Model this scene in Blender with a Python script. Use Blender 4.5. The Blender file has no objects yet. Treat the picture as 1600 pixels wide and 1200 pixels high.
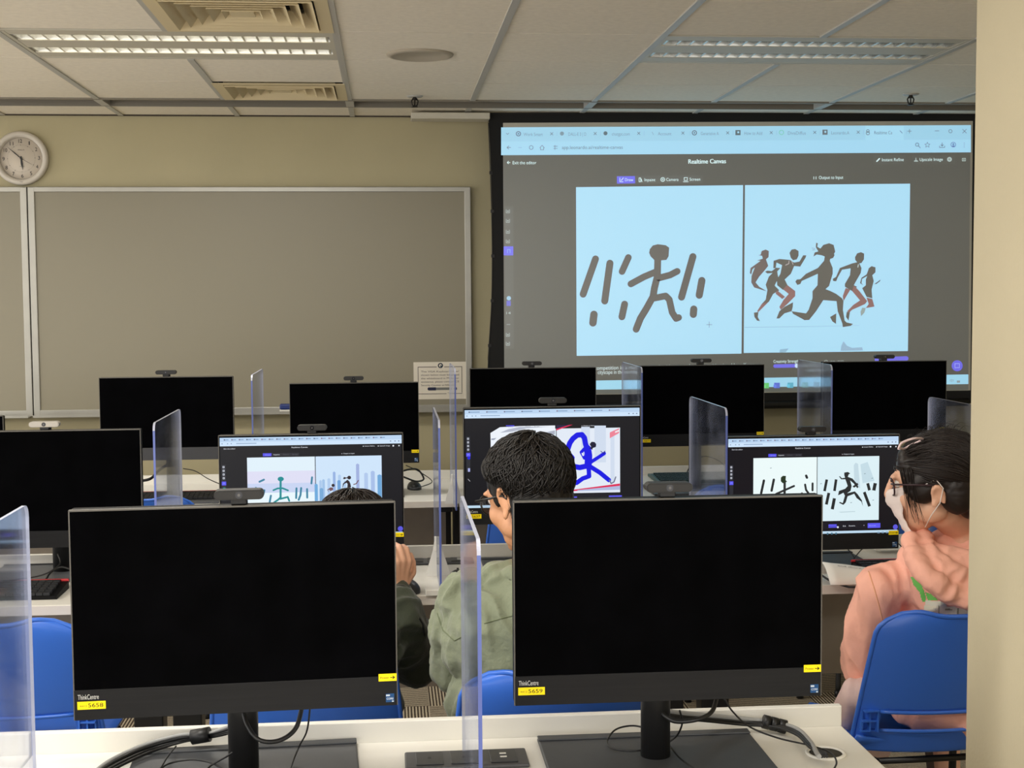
import bpy, bmesh, math, random
from mathutils import Vector, Matrix, geometry, noise
random.seed(7)
S = bpy.context.scene
C = bpy.context.collection
PI = math.pi
V = Vector

# ------------------------------------------------------------------ camera
W_PX, H_PX, F_PX = 1600, 1200, 2150.0
dY = V((-194, -139, F_PX)).normalized()
dX = V((1, -0.0128, (194 - 139 * 0.0128) / F_PX)).normalized()
dX = (dX - dX.dot(dY) * dY).normalized()
dZ = dX.cross(dY)
EYE = V((0, 0, 1.6))
cam = bpy.data.cameras.new('camera'); cam.sensor_width = 36; cam.lens = F_PX / W_PX * 36
cam.clip_start = 0.05
cob = bpy.data.objects.new('camera', cam); C.objects.link(cob)
cob.matrix_world = Matrix.Translation(EYE) @ Matrix((
    (dX.x, -dX.y, -dX.z), (dY.x, -dY.y, -dY.z), (dZ.x, -dZ.y, -dZ.z))).to_4x4()
S.camera = cob
def ray(px, py):
    c = V((px - 800, py - 600, F_PX))
    return V((c.dot(dX), c.dot(dY), c.dot(dZ)))
def P(px, py, Y):                     # the point of the place seen at that pixel, on the plane y = Y
    r = ray(px, py); return EYE + r * (Y / r.y)
def PZ(px, py, z):
    r = ray(px, py); return EYE + r * ((z - EYE.z) / r.z)

# ------------------------------------------------------------------ light, exposure
S.view_settings.view_transform = 'Standard'; S.view_settings.look = 'None'
S.view_settings.exposure = 0.0; S.view_settings.gamma = 1.0
wd = bpy.data.worlds.new('world'); S.world = wd; wd.use_nodes = True
wd.node_tree.nodes['Background'].inputs[0].default_value = (1, .97, .93, 1)
wd.node_tree.nodes['Background'].inputs[1].default_value = 2.3
CEIL = 2.55
def area(name, loc, sx, sy, power, col=(1, .97, .91)):
    l = bpy.data.lights.new(name, 'AREA'); l.shape = 'RECTANGLE'; l.size = sx; l.size_y = sy
    l.energy = power; l.color = col
    o = bpy.data.objects.new(name, l); C.objects.link(o); o.location = loc
    return o
# the lit troffers of the room that lie above and behind the camera
for x in (-3.2, -0.8, 1.625):
    for y in (-0.6, 2.0):
        area('troffer_light', (x, y, CEIL - .015), 1.1, .5, 41)
area('troffer_light', (-3.2, 5.0, CEIL - .015), 1.1, .5, 41)
area('troffer_light', (-0.775, 5.37, CEIL - .012), 1.1, .28, 22)

# ------------------------------------------------------------------ materials
def lin(c):
    return tuple((x / 255 / 12.92 if x <= 10.3 else ((x / 255 + .055) / 1.055) ** 2.4) for x in c[:3]) + (1,)
MATS = {}
def mat(name, col=(128, 128, 128), rough=.5, metal=0, spec=.5, emit=None, es=1, alpha=None, trans=0,
        noise_amt=0, noise_scale=20, bump=0, bump_scale=60, coat=0, sheen=0, ior=None, stretch=None):
    if name in MATS: return MATS[name]
    m = bpy.data.materials.new(name); m.use_nodes = True; nt = m.node_tree; b = nt.nodes['Principled BSDF']
    I = b.inputs
    I['Base Color'].default_value = lin(col); I['Roughness'].default_value = rough
    I['Metallic'].default_value = metal; I['Specular IOR Level'].default_value = spec
    I['Transmission Weight'].default_value = trans; I['Coat Weight'].default_value = coat
    I['Sheen Weight'].default_value = sheen
    if ior: I['IOR'].default_value = ior
    if emit: I['Emission Color'].default_value = lin(emit); I['Emission Strength'].default_value = es
    if noise_amt or bump:
        tc = nt.nodes.new('ShaderNodeTexCoord'); src = tc.outputs['Object']
        if stretch:
            mp = nt.nodes.new('ShaderNodeMapping'); mp.inputs['Scale'].default_value = stretch
            nt.links.new(src, mp.inputs[0]); src = mp.outputs[0]
    if noise_amt:
        n = nt.nodes.new('ShaderNodeTexNoise'); n.inputs['Scale'].default_value = noise_scale; n.inputs['Detail'].default_value = 6
        nt.links.new(src, n.inputs['Vector'])
        r = nt.nodes.new('ShaderNodeValToRGB'); c = lin(col)
        r.color_ramp.elements[0].position = .3; r.color_ramp.elements[1].position = .7
        r.color_ramp.elements[0].color = tuple(x * (1 - noise_amt) for x in c[:3]) + (1,)
        r.color_ramp.elements[1].color = tuple(min(1, x * (1 + noise_amt)) for x in c[:3]) + (1,)
        nt.links.new(n.outputs['Fac'], r.inputs[0]); nt.links.new(r.outputs[0], I['Base Color'])
    if bump:
        n = nt.nodes.new('ShaderNodeTexNoise'); n.inputs['Scale'].default_value = bump_scale; n.inputs['Detail'].default_value = 5
        nt.links.new(src, n.inputs['Vector'])
        bn = nt.nodes.new('ShaderNodeBump'); bn.inputs['Strength'].default_value = bump; bn.inputs['Distance'].default_value = .01
        nt.links.new(n.outputs['Fac'], bn.inputs['Height']); nt.links.new(bn.outputs[0], I['Normal'])
    MATS[name] = m; return m

WALL = mat('wall_paint', (180, 171, 138), .75, noise_amt=.03, noise_scale=3, bump=.05, bump_scale=150)
COLUMN = mat('column_paint', (178, 168, 142), .7, noise_amt=.03, noise_scale=4, bump=.08, bump_scale=120)
TILE = mat('ceiling_tile', (246, 238, 222), .9, noise_amt=.04, noise_scale=40, bump=.1, bump_scale=300)
TBAR = mat('ceiling_grid_metal', (190, 188, 182), .45, spec=.5)
SEAM = mat('ceiling_seam', (70, 62, 54), .9)
VENT = mat('vent_paint', (222, 206, 168), .6)
DARKSLOT = mat('slot_dark', (40, 36, 30), .7)
ALU = mat('brushed_aluminium', (165, 163, 155), .38, metal=.55, noise_amt=.05, noise_scale=8)
BOARD = mat('whiteboard_enamel', (142, 136, 117), .38, spec=.4)
DESK = mat('desk_laminate', (222, 219, 210), .42, noise_amt=.015, noise_scale=8)
DESKEDGE = mat('desk_edge', (212, 205, 195), .5)
GREY = mat('dark_grey_laminate', (160, 151, 139), .6, noise_amt=.05, noise_scale=15)
BLACKMET = mat('black_powder_coat', (20, 20, 21), .45)
BLK = mat('black_plastic', (10, 10, 11), .55, spec=.15, noise_amt=.15, noise_scale=30)
CHIN = mat('charcoal_bezel', (30, 30, 31), .6, spec=.12, noise_amt=.12, noise_scale=60, stretch=(.1, 1, 3))
GLASSBLK = mat('dark_display', (3, 3, 4), .6, spec=.015, noise_amt=.5, noise_scale=12)
BEZEDGE = mat('bezel_edge', (95, 92, 86), .4, metal=.3)
BASEM = mat('stand_base', (62, 64, 67), .5, noise_amt=.05, noise_scale=30)
BLUE = mat('blue_polypropylene', (56, 110, 212), .3, spec=.5, bump=.03, bump_scale=400)
RUBBER = mat('cable_rubber', (14, 14, 15), .45)
CABLEGREY = mat('cable_grey', (150, 150, 148), .5)
YEL = mat('yellow_label', (250, 222, 10), .5)
WHITE = mat('white_plastic', (226, 224, 216), .45)
KEYRED = mat('red_edge_strip', (190, 42, 48), .45)
KEYC = mat('keycap', (26, 27, 30), .5)
TEAL = mat('teal_keyboard_shell', (38, 74, 76), .4)
TEALK = mat('teal_keycap', (30, 52, 52), .4)
SCRBLK = mat('screen_black_masking', (11, 11, 11), .8)
def acrylic():
    m = bpy.data.materials.new('clear_acrylic'); m.use_nodes = True; nt = m.node_tree; b = nt.nodes['Principled BSDF']
    for n in list(nt.nodes):
        if n.type != 'OUTPUT_MATERIAL': nt.nodes.remove(n)
    out = nt.nodes['Material Output']
    tr = nt.nodes.new('ShaderNodeBsdfTransparent'); tr.inputs[0].default_value = (.93, .94, .97, 1)
    gl = nt.nodes.new('ShaderNodeBsdfGlossy'); gl.inputs['Roughness'].default_value = .06; gl.inputs[0].default_value = (.9, .93, 1, 1)
    df = nt.nodes.new('ShaderNodeBsdfDiffuse'); df.inputs[0].default_value = (.62, .68, .9, 1)
    fr = nt.nodes.new('ShaderNodeFresnel'); fr.inputs[0].default_value = 1.3
    mx = nt.nodes.new('ShaderNodeMixShader'); my = nt.nodes.new('ShaderNodeMixShader')
    n = nt.nodes.new('ShaderNodeTexNoise'); n.inputs['Scale'].default_value = 9; n.inputs['Detail'].default_value = 8
    tc = nt.nodes.new('ShaderNodeTexCoord'); nt.links.new(tc.outputs['Object'], n.inputs[0])
    r = nt.nodes.new('ShaderNodeMapRange'); r.inputs[1].default_value = .42; r.inputs[2].default_value = .8
    r.inputs[3].default_value = .015; r.inputs[4].default_value = .14
    nt.links.new(n.outputs['Fac'], r.inputs[0])
    nt.links.new(r.outputs[0], my.inputs[0]); nt.links.new(tr.outputs[0], my.inputs[1]); nt.links.new(df.outputs[0], my.inputs[2])
    sc = nt.nodes.new('ShaderNodeMath'); sc.operation = 'MULTIPLY'; sc.inputs[1].default_value = .55
    nt.links.new(fr.outputs[0], sc.inputs[0])
    nt.links.new(sc.outputs[0], mx.inputs[0]); nt.links.new(my.outputs[0], mx.inputs[1]); nt.links.new(gl.outputs[0], mx.inputs[2])
    nt.links.new(mx.outputs[0], out.inputs[0]); return m
ACR = acrylic()
ACREDGE = mat('acrylic_edge', (96, 112, 184), .25, spec=.6)
ACREDGE2 = mat('acrylic_polished_edge', (184, 188, 208), .2, spec=.6)
def attr_mat(name, emit, base=None, rough=.4, spec=.3):
    m = bpy.data.materials.new(name); m.use_nodes = True; nt = m.node_tree; b = nt.nodes['Principled BSDF']
    a = nt.nodes.new('ShaderNodeAttribute'); a.attribute_name = 'col'
    b.inputs['Roughness'].default_value = rough; b.inputs['Specular IOR Level'].default_value = spec
    if emit:
        b.inputs['Base Color'].default_value = lin(base)
        nt.links.new(a.outputs['Color'], b.inputs['Emission Color']); b.inputs['Emission Strength'].default_value = emit
    else:
        nt.links.new(a.outputs['Color'], b.inputs['Base Color'])
    return m
ART_LCD = attr_mat('lit_display', 1.0, (4, 4, 5))
ART_PROJ = attr_mat('projected_picture', .92, (158, 160, 156), .9, .1)
ART_PRINT = attr_mat('printed_ink', 0)

def carpet():
    m = bpy.data.materials.new('striped_carpet'); m.use_nodes = True; nt = m.node_tree; b = nt.nodes['Principled BSDF']
    N = nt.nodes.new; L = nt.links.new
    g = N('ShaderNodeNewGeometry'); sp = N('ShaderNodeSeparateXYZ'); L(g.outputs['Position'], sp.inputs[0])
    def mth(op, a, b_=None, c=None):
        n = N('ShaderNodeMath'); n.operation = op
        for i, x in enumerate((a, b_, c)):
            if x is None: continue
            if isinstance(x, (int, float)): n.inputs[i].default_value = x
            else: L(x, n.inputs[i])
        return n.outputs[0]
    fx = mth('FLOOR', mth('MULTIPLY', mth('ADD', sp.outputs[0], .36), 2)); fy = mth('FLOOR', mth('MULTIPLY', mth('ADD', sp.outputs[1], .22), 2))
    par = mth('FLOORED_MODULO', mth('ADD', fx, fy), 2)
    mix = N('ShaderNodeMix'); mix.data_type = 'FLOAT'; L(par, mix.inputs[0]); L(sp.outputs[0], mix.inputs[2]); L(sp.outputs[1], mix.inputs[3])
    nz = N('ShaderNodeTexNoise'); nz.inputs['Scale'].default_value = 2.5; nz.inputs['Detail'].default_value = 3; L(g.outputs['Position'], nz.inputs[0])
    wv = mth('SINE', mth('ADD', mth('MULTIPLY', mix.outputs[0], 2 * PI / .0125), mth('MULTIPLY', nz.outputs['Fac'], 1.2)))
    n2 = N('ShaderNodeTexNoise'); n2.inputs['Scale'].default_value = 160; L(g.outputs['Position'], n2.inputs[0])
    v = mth('ADD', mth('MULTIPLY', wv, .5), mth('MULTIPLY', n2.outputs['Fac'], 1.0))
    r = N('ShaderNodeValToRGB'); L(v, r.inputs[0])
    r.color_ramp.elements[0].position = .25; r.color_ramp.elements[0].color = lin((72, 62, 54))
    r.color_ramp.elements[1].position = .8; r.color_ramp.elements[1].color = lin((198, 185, 160))
    L(r.outputs[0], b.inputs['Base Color']); b.inputs['Roughness'].default_value = .95; b.inputs['Specular IOR Level'].default_value = .1
    bn = N('ShaderNodeBump'); bn.inputs['Strength'].default_value = .4; bn.inputs['Distance'].default_value = .004
    L(v, bn.inputs['Height']); L(bn.outputs[0], b.inputs['Normal'])
    return m
CARPET = carpet()

# ------------------------------------------------------------------ mesh helpers
class MB:
    def __init__(s): s.bm = bmesh.new(); s.mats = []
    def mi(s, m):
        if m not in s.mats: s.mats.append(m)
        return s.mats.index(m)
    def face(s, pts, m=None, sm=False):
        try: f = s.bm.faces.new([s.bm.verts.new(p) for p in pts])
        except ValueError: return None
        f.material_index = s.mi(m) if m else 0; f.smooth = sm; return f
    def box(s, x0, y0, z0, x1, y1, z1, m=None, bev=0, M=None, seg=2):
        r = bmesh.ops.create_cube(s.bm, size=1)
        vs = r['verts']
        bmesh.ops.scale(s.bm, vec=(abs(x1 - x0), abs(y1 - y0), abs(z1 - z0)), verts=vs)
        bmesh.ops.translate(s.bm, vec=((x0 + x1) / 2, (y0 + y1) / 2, (z0 + z1) / 2), verts=vs)
        fs = list({f for v in vs for f in v.link_faces})
        if bev:
            es = list({e for f in fs for e in f.edges})
            r2 = bmesh.ops.bevel(s.bm, geom=es, offset=bev, segments=seg, profile=.5, affect='EDGES')
            fs = [f for f in r2['faces']] + [f for f in fs if f.is_valid]
            vs = list({v for f in fs if f.is_valid for v in f.verts})
        for f in {f for v in vs for f in v.link_faces}: f.material_index = s.mi(m) if m else 0
        if M: bmesh.ops.transform(s.bm, matrix=M, verts=vs)
        return vs
    def cyl(s, p0, p1, r0, r1=None, m=None, n=24, cap=True):
        r1 = r0 if r1 is None else r1
        p0 = V(p0); p1 = V(p1); d = p1 - p0; q = d.to_track_quat('Z', 'Y')
        M = Matrix.Translation((p0 + p1) / 2) @ q.to_matrix().to_4x4()
        r = bmesh.ops.create_cone(s.bm, cap_ends=cap, segments=n, radius1=r0, radius2=r1, depth=d.length, matrix=M)
        for f in {f for v in r['verts'] for f in v.link_faces}:
            f.material_index = s.mi(m) if m else 0; f.smooth = len(f.verts) == 4
        return r['verts']
    def tube(s, pts, r, m=None, n=8, closed=False, smooth=True):
        pts = [V(p) for p in pts]
        rs = r if isinstance(r, (list, tuple)) else [r] * len(pts)
        rings = []; up = None; N = len(pts)
        for i, p in enumerate(pts):
            a = pts[i - 1] if (i > 0 or closed) else p; b = pts[(i + 1) % N] if (i < N - 1 or closed) else p
            t = (b - a).normalized()
            if up is None: up = t.orthogonal().normalized()
            up = (up - up.dot(t) * t); up = up.normalized() if up.length > 1e-6 else t.orthogonal().normalized()
            sd = t.cross(up)
            rings.append([s.bm.verts.new(p + (up * math.cos(2 * PI * k / n) + sd * math.sin(2 * PI * k / n)) * rs[i]) for k in range(n)])
        mi = s.mi(m) if m else 0
        for i in range(N if closed else N - 1):
            A, B = rings[i], rings[(i + 1) % N]
            for k in range(n):
                f = s.bm.faces.new((A[k], A[(k + 1) % n], B[(k + 1) % n], B[k])); f.smooth = smooth; f.material_index = mi
        if not closed:
            for R_, rev in ((rings[0], 1), (rings[-1], 0)):
                f = s.bm.faces.new(R_[::-1] if rev else R_); f.material_index = mi
    def lathe(s, prof, c, m=None, n=32, axis='Z', caps=True):
        c = V(c); rings = []
        for (r, h) in prof:
            ring = []
            for k in range(n):
                a = 2 * PI * k / n; x, y = r * math.cos(a), r * math.sin(a)
                p = V((x, y, h)) if axis == 'Z' else V((x, h, y))
                ring.append(s.bm.verts.new(c + p))
            rings.append(ring)
        for A, B in zip(rings, rings[1:]):
            for k in range(n):
                f = s.bm.faces.new((A[k], A[(k + 1) % n], B[(k + 1) % n], B[k])); f.smooth = True; f.material_index = s.mi(m) if m else 0
        for R_ in (rings[0], rings[-1]) if caps else ():
            f = s.bm.faces.new(R_); f.material_index = s.mi(m) if m else 0
    def prism(s, pts2, axis, a0, a1, m=None):
        # pts2 polygon in the two other axes, extruded along axis from a0 to a1
        def mk(p, a):
            if axis == 'x': return V((a, p[0], p[1]))
            if axis == 'y': return V((p[0], a, p[1]))
            return V((p[0], p[1], a))
        A = [s.bm.verts.new(mk(p, a0)) for p in pts2]; B = [s.bm.verts.new(mk(p, a1)) for p in pts2]
        fs = [s.bm.faces.new(A), s.bm.faces.new(B[::-1])]
        n = len(A)
        for k in range(n): fs.append(s.bm.faces.new((A[k], B[k], B[(k + 1) % n], A[(k + 1) % n])))
        for f in fs: f.material_index = s.mi(m) if m else 0
        return A + B
    def xf(s, M): bmesh.ops.transform(s.bm, matrix=M, verts=s.bm.verts[:])
    def build(s, name, m=None, parent=None, smooth=False, norm=True):
        if norm: bmesh.ops.recalc_face_normals(s.bm, faces=s.bm.faces[:])
        me = bpy.data.meshes.new(name); s.bm.to_mesh(me); s.bm.free()
        if s.mats:
            for x in s.mats: me.materials.append(x)
        elif m: me.materials.append(m)
        if smooth:
            for p in me.polygons: p.use_smooth = True
        o = bpy.data.objects.new(name, me); C.objects.link(o)
        if parent: o.parent = parent
        return o
def tag(o, label, cat, group=None, kind=None):
    o['label'] = label
    if cat: o['category'] = cat
    if group: o['group'] = group
    if kind: o['kind'] = kind
    return o
def empty(name, loc=(0, 0, 0), rz=0):
    o = bpy.data.objects.new(name, None); C.objects.link(o); o.location = loc; o.rotation_euler = (0, 0, rz)
    o.empty_display_size = .05; return o
def struct(o): o['kind'] = 'structure'; return o
def boxobj(name, b, m, parent=None, bev=0):
    mb = MB(); mb.box(*b, bev=bev); return mb.build(name, m, parent)
def catmull(pts, n=8):
    pts = [V(p) for p in pts]; out = []
    Q = [pts[0] * 2 - pts[1]] + pts + [pts[-1] * 2 - pts[-2]]
    for i in range(1, len(Q) - 2):
        p0, p1, p2, p3 = Q[i - 1:i + 3]
        for k in range(n):
            t = k / n
            out.append(.5 * ((2 * p1) + (p2 - p0) * t + (2 * p0 - 5 * p1 + 4 * p2 - p3) * t * t + (3 * p1 - p0 - 3 * p2 + p3) * t ** 3))
    out.append(pts[-1]); return out

# ------------------------------------------------------------------ flat artwork (screens, prints)
_tc = {}
def text_mesh(txt, bold=False):
    k = txt
    if k in _tc: return _tc[k]
    cu = bpy.data.curves.new('t', 'FONT'); cu.body = txt; cu.resolution_u = 3; cu.size = 1
    ob = bpy.data.objects.new('t', cu); C.objects.link(ob)
    dg = bpy.context.evaluated_depsgraph_get(); me = bpy.data.meshes.new_from_object(ob.evaluated_get(dg))
    vs = [(v.co.x, v.co.y) for v in me.vertices]; fs = [tuple(p.vertices) for p in me.polygons]
    bpy.data.objects.remove(ob); bpy.data.curves.remove(cu); bpy.data.meshes.remove(me)
    xs = [v[0] for v in vs] or [0, 1]
    _tc[k] = (vs, fs, min(xs), max(xs)); return _tc[k]
class Art:
    def __init__(s, mp, step=.00025): s.mp = mp; s.v = []; s.f = []; s.c = []; s.k = 0; s.step = step
    def _add(s, pts, faces, col, L):
        b = len(s.v); s.k += 1
        off = L * s.step + (s.k % 10) * s.step * .04
        s.v += [s.mp(x, y, off) for x, y in pts]
        for f in faces: s.f.append(tuple(b + i for i in f)); s.c.append(lin(col))
    def poly(s, pts, col, L=1):
        tr = geometry.tessellate_polygon([[V((p[0], p[1], 0)) for p in pts]])
        s._add(pts, tr, col, L)
    def rect(s, x0, y0, x1, y1, col, L=1): s._add([(x0, y0), (x1, y0), (x1, y1), (x0, y1)], [(0, 1, 2, 3)], col, L)
    def disc(s, x, y, r, col, L=1, n=20, ry=None):
        ry = ry or r
        s._add([(x + r * math.cos(2 * PI * k / n), y + ry * math.sin(2 * PI * k / n)) for k in range(n)], [tuple(range(n))], col, L)
    def ring(s, x, y, r, w, col, L=1, n=24):
        p = [(x + q * math.cos(2 * PI * k / n), y + q * math.sin(2 * PI * k / n)) for q in (r, r - w) for k in range(n)]
        s._add(p, [(k, (k + 1) % n, n + (k + 1) % n, n + k) for k in range(n)], col, L)
    def stroke(s, pts, w, col, L=1, round_=True):
        for (a, b) in zip(pts, pts[1:]):
            d = V((b[0] - a[0], b[1] - a[1])); l = d.length or 1; n = V((-d.y, d.x)) / l * w / 2
            s._add([(a[0] + n.x, a[1] + n.y), (b[0] + n.x, b[1] + n.y), (b[0] - n.x, b[1] - n.y), (a[0] - n.x, a[1] - n.y)], [(0, 1, 2, 3)], col, L)
        if round_:
            for p in pts: s.disc(p[0], p[1], w / 2, col, L, 14)
    def text(s, x0, y0, x1, h, txt, col, L=2, y1=None, up=-1):
        # baseline from (x0,y0) to (x1,y1); h = capital height; y grows downward unless up=1
        y1 = y0 if y1 is None else y1
        vs, fs, a, b = text_mesh(txt)
        sx = (x1 - x0) / (b - a); sl = (y1 - y0) / (x1 - x0)
        s._add([(x0 + (v[0] - a) * sx, y0 + (v[0] - a) * sx * sl + up * v[1] * h / .7) for v in vs], fs, col, L)
    def build(s, name, m, parent=None, facing=None):
        me = bpy.data.meshes.new(name); me.from_pydata([tuple(p) for p in s.v], [], s.f)
        at = me.color_attributes.new('col', 'FLOAT_COLOR', 'CORNER')
        if facing:
            pass
        i = 0
        for p, c in zip(me.polygons, s.c):
            for li in p.loop_indices: at.data[li].color = c
        me.materials.append(m)
        o = bpy.data.objects.new(name, me); C.objects.link(o)
        if parent: o.parent = parent
        return o
def local_map(inv, n, o, nrm):
    # photo pixel -> the true plane through point o with normal nrm, lifted off towards the viewer
    def f(px, py, off):
        r = ray(px, py); t = (o - EYE).dot(nrm) / r.dot(nrm)
        p = EYE + r * t - nrm * off * (1 if nrm.y > 0 else -1)
        return inv @ p
    return f

# ------------------------------------------------------------------ room shell
YB = 7.42                        # front wall of the classroom
XL, XR, YR = -5.2, 4.2, -3.2
def wall(name, b, m=WALL): o = boxobj(name, b, m); return struct(o)
wall('floor', (XL, YR, -.1, XR, YB, 0), CARPET)
wall('wall_back', (XL, YB, 0, XR, YB + .12, CEIL + .1))
wall('wall_right', (XR, YR, 0, XR + .12, YB, CEIL + .1))
xc = P(1512, 900, 2.5).x
mb = MB(); mb.box(xc, 1.7, 0, xc + .7, 2.5, CEIL, COLUMN, bev=.004)
wall_col = struct(mb.build('wall_column'))

# ceiling: recessed tiles between exposed bars, with holes where fittings sit
GX = [-.175 + .6 * k for k in range(-8, 8)]
GY = [5.07 + .6 * k for k in range(-13, 3)]
holes = []
def in_hole(x, y): return any(a < x < b and c < y < d for a, b, c, d in holes)
LIGHT_L = (-1.375, -.175, 5.07, 5.67); LIGHT_R = (1.025, 2.225, 5.07, 5.67)
VENT_A = (-.775, -.175, 4.47, 5.07); VENT_B = (-.775, -.175, 6.27, 6.80)
SLOT = (XL, XR, 6.81, 7.03)
holes = [LIGHT_L, LIGHT_R, VENT_A, VENT_B]
mb = MB()
xs = [XL] + GX + [XR]; xs = sorted(x for x in xs if XL <= x <= XR)
ys = sorted([YR] + [y for y in GY if YR < y < 6.5] + [6.80])
for i in range(len(xs) - 1):
    for j in range(len(ys) - 1):
        cx, cy = (xs[i] + xs[i + 1]) / 2, (ys[j] + ys[j + 1]) / 2
        if in_hole(cx, cy): continue
        g = .0035
        mb.box(xs[i] + .002, ys[j] + g, CEIL, xs[i + 1] - .002, ys[j + 1] - g, CEIL + .015, TILE)
for i in range(len(xs) - 1):
    mb.box(xs[i] + .002, 7.04, CEIL, xs[i + 1] - .002, YB, CEIL + .015, TILE)
mb.box(XL, YR, CEIL + .10, XR, YB, CEIL + .14, SEAM)
mb.box(XL, 6.80, CEIL + .07, XR, 7.05, CEIL + .09, DARKSLOT)
struct(mb.build('ceiling'))
mb = MB()
for x in xs[1:-1]:
    for y0, y1 in zip(ys, ys[1:]):
        if any(a + .05 < x < b - .05 and c < (y0 + y1) / 2 < d for a, b, c, d in holes): continue
        mb.box(x - .013, y0, CEIL - .006, x + .013, y1, CEIL + .03, TBAR)
    mb.box(x - .013, 7.03, CEIL - .006, x + .013, YB, CEIL + .03, TBAR)
struct(mb.build('trim_1'))
SLOTM = mat('slot_edge_metal', (128, 122, 110), .5)
mb = MB()   # linear air slot across the room
mb.box(XL, 6.795, CEIL - .008, XR, 6.815, CEIL + .06, SLOTM); mb.box(XL, 7.025, CEIL - .008, XR, 7.04, CEIL + .06, SLOTM)
mb.box(XL, 6.90, CEIL + .01, XR, 6.93, CEIL + .06, GREY)
for x in xs[1:-1:2]: mb.box(x - .02, 6.8, CEIL - .007, x + .02, 7.04, CEIL + .06, TBAR)
struct(mb.build('trim_2'))
mb = MB(); mb.box(XL, YB - .012, CEIL - .007, XR, YB, CEIL - .0005, SEAM)  # dark-coloured strip painting the shadow line where ceiling meets wall
struct(mb.build('shadow_gap_strip'))
mb = MB(); mb.box(XL, YB - .015, 0, XR, YB, .09, GREY, bev=.002); struct(mb.build('baseboard_back'))

# square ceiling diffusers: nested frames stepping up to the throat
def diffuser(rect, label):
    x0, x1, y0, y1 = rect; cx, cy = (x0 + x1) / 2, (y0 + y1) / 2
    root = empty('ceiling_air_diffuser', (cx, cy, CEIL)); tag(root, label, 'air vent', 'square ceiling vents')
    hx, hy = (x1 - x0) / 2 - .006, (y1 - y0) / 2 - .006
    mb = MB()
    def ring(a, b, za, zb, c, d, th=.003):
        # sloping frame from half size (a,b) at za to (c,d) at zb
        A = [V((sx * a, sy * b, za)) for sx, sy in ((-1, -1), (1, -1), (1, 1), (-1, 1))]
        B = [V((sx * c, sy * d, zb)) for sx, sy in ((-1, -1), (1, -1), (1, 1), (-1, 1))]
        for k in range(4):
            l = (k + 1) % 4
            mb.face((A[k], A[l], B[l], B[k]), VENT)
            u = V((0, 0, th)); mb.face((A[k] + u, B[k] + u, B[l] + u, A[l] + u), VENT)
            mb.face((A[k], A[k] + u, A[l] + u, A[l]), VENT); mb.face((B[k], B[l], B[l] + u, B[k] + u), VENT)
    ring(hx, hy, -.008, -.008, hx - .045, hy - .045)
    ring(hx - .045, hy - .045, -.008, .05, hx - .055, hy - .055)
    mb.build('frame', None, root, norm=False)
    s = (hx - .06) / 5.2; sy_ = (hy - .06) / 5.2
    for k in range(5):
        mb = MB(); a, b = hx - .05 - k * s, hy - .05 - k * sy_
        ring(a, b, -.014 + .002 * k, .04, a - s * 1.05, b - sy_ * 1.05)
        mb.build('louvre', None, root, norm=False)
    mb = MB(); mb.box(-s * .9, -sy_ * .9, -.004, s * .9, sy_ * .9, .0, VENT); mb.build('louvre', None, root)
    mb = MB(); mb.box(-hx, -hy, .075, hx, hy, .08, DARKSLOT); mb.build('throat', None, root)
    return root
diffuser(VENT_A, 'square cream ceiling vent at the top edge, beside the lit light fitting')
diffuser(VENT_B, 'square cream ceiling vent nearer the front wall, above the whiteboard')

# recessed twin fluorescent fittings
REFL = mat('louvre_reflector', (215, 215, 210), .22, metal=.75)
FITW = mat('fitting_white', (205, 200, 185), .5)
LIT = mat('lit_tube', (255, 255, 250), .5, emit=(255, 244, 222), es=9)
DEAD = mat('unlit_tube', (190, 188, 182), .4)
def fitting(rect, lit, label):
    x0, x1, y0, y1 = rect; root = empty('ceiling_light_fitting', ((x0 + x1) / 2, (y0 + y1) / 2, CEIL))
    tag(root, label, 'ceiling light', 'recessed ceiling light fittings')
    hx, hy = (x1 - x0) / 2 - .008, (y1 - y0) / 2 - .008
    mb = MB(); mb.box(-hx, -hy, .1, hx, hy, .11, FITW)
    for a, b in ((-hy, -hy + .02), (hy - .02, hy)): mb.box(-hx, a, -.004, hx, b, .1, FITW)
    for a, b in ((-hx, -hx + .02), (hx - .02, hx)): mb.box(a, -hy + .02, -.004, b, hy - .02, .1, FITW)
    slots = [(-.20, -.09), (.06, .17)]
    for a, b in ((-hy + .02, -.20), (-.09, .06), (.17, hy - .02)): mb.box(-hx + .02, a, -.003, hx - .02, b, .004, FITW)
    mb.build('housing', None, root)
    for (a, b) in slots:
        mb = MB(); n = 22; c = (a + b) / 2
        for (p, q) in ((a, -1), (b, 1)):
            mb.face([(-hx + .02, p, 0), (hx - .02, p, 0), (hx - .02, p - q * .006, .045), (-hx + .02, p - q * .006, .045)], REFL)
        for k in range(n + 1):
            x = -hx + .03 + (2 * hx - .06) * k / n
            mb.prism([(x - .004, 0), (x + .004, 0), (x + .0015, .03), (x - .0015, .03)], 'y', a, b, REFL)
        mb.build('louvre', None, root, norm=False)
        mb = MB(); mb.cyl((-hx + .05, c, .048), (hx - .05, c, .048), .013, m=LIT if lit else DEAD, n=16); mb.build('fluorescent_tube', None, root)
    return root
fitting(LIGHT_L, True, 'lit twin-tube recessed ceiling light glowing bright white, upper left')
fitting(LIGHT_R, False, 'unlit twin-tube recessed ceiling light above the projection screen')

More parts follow.
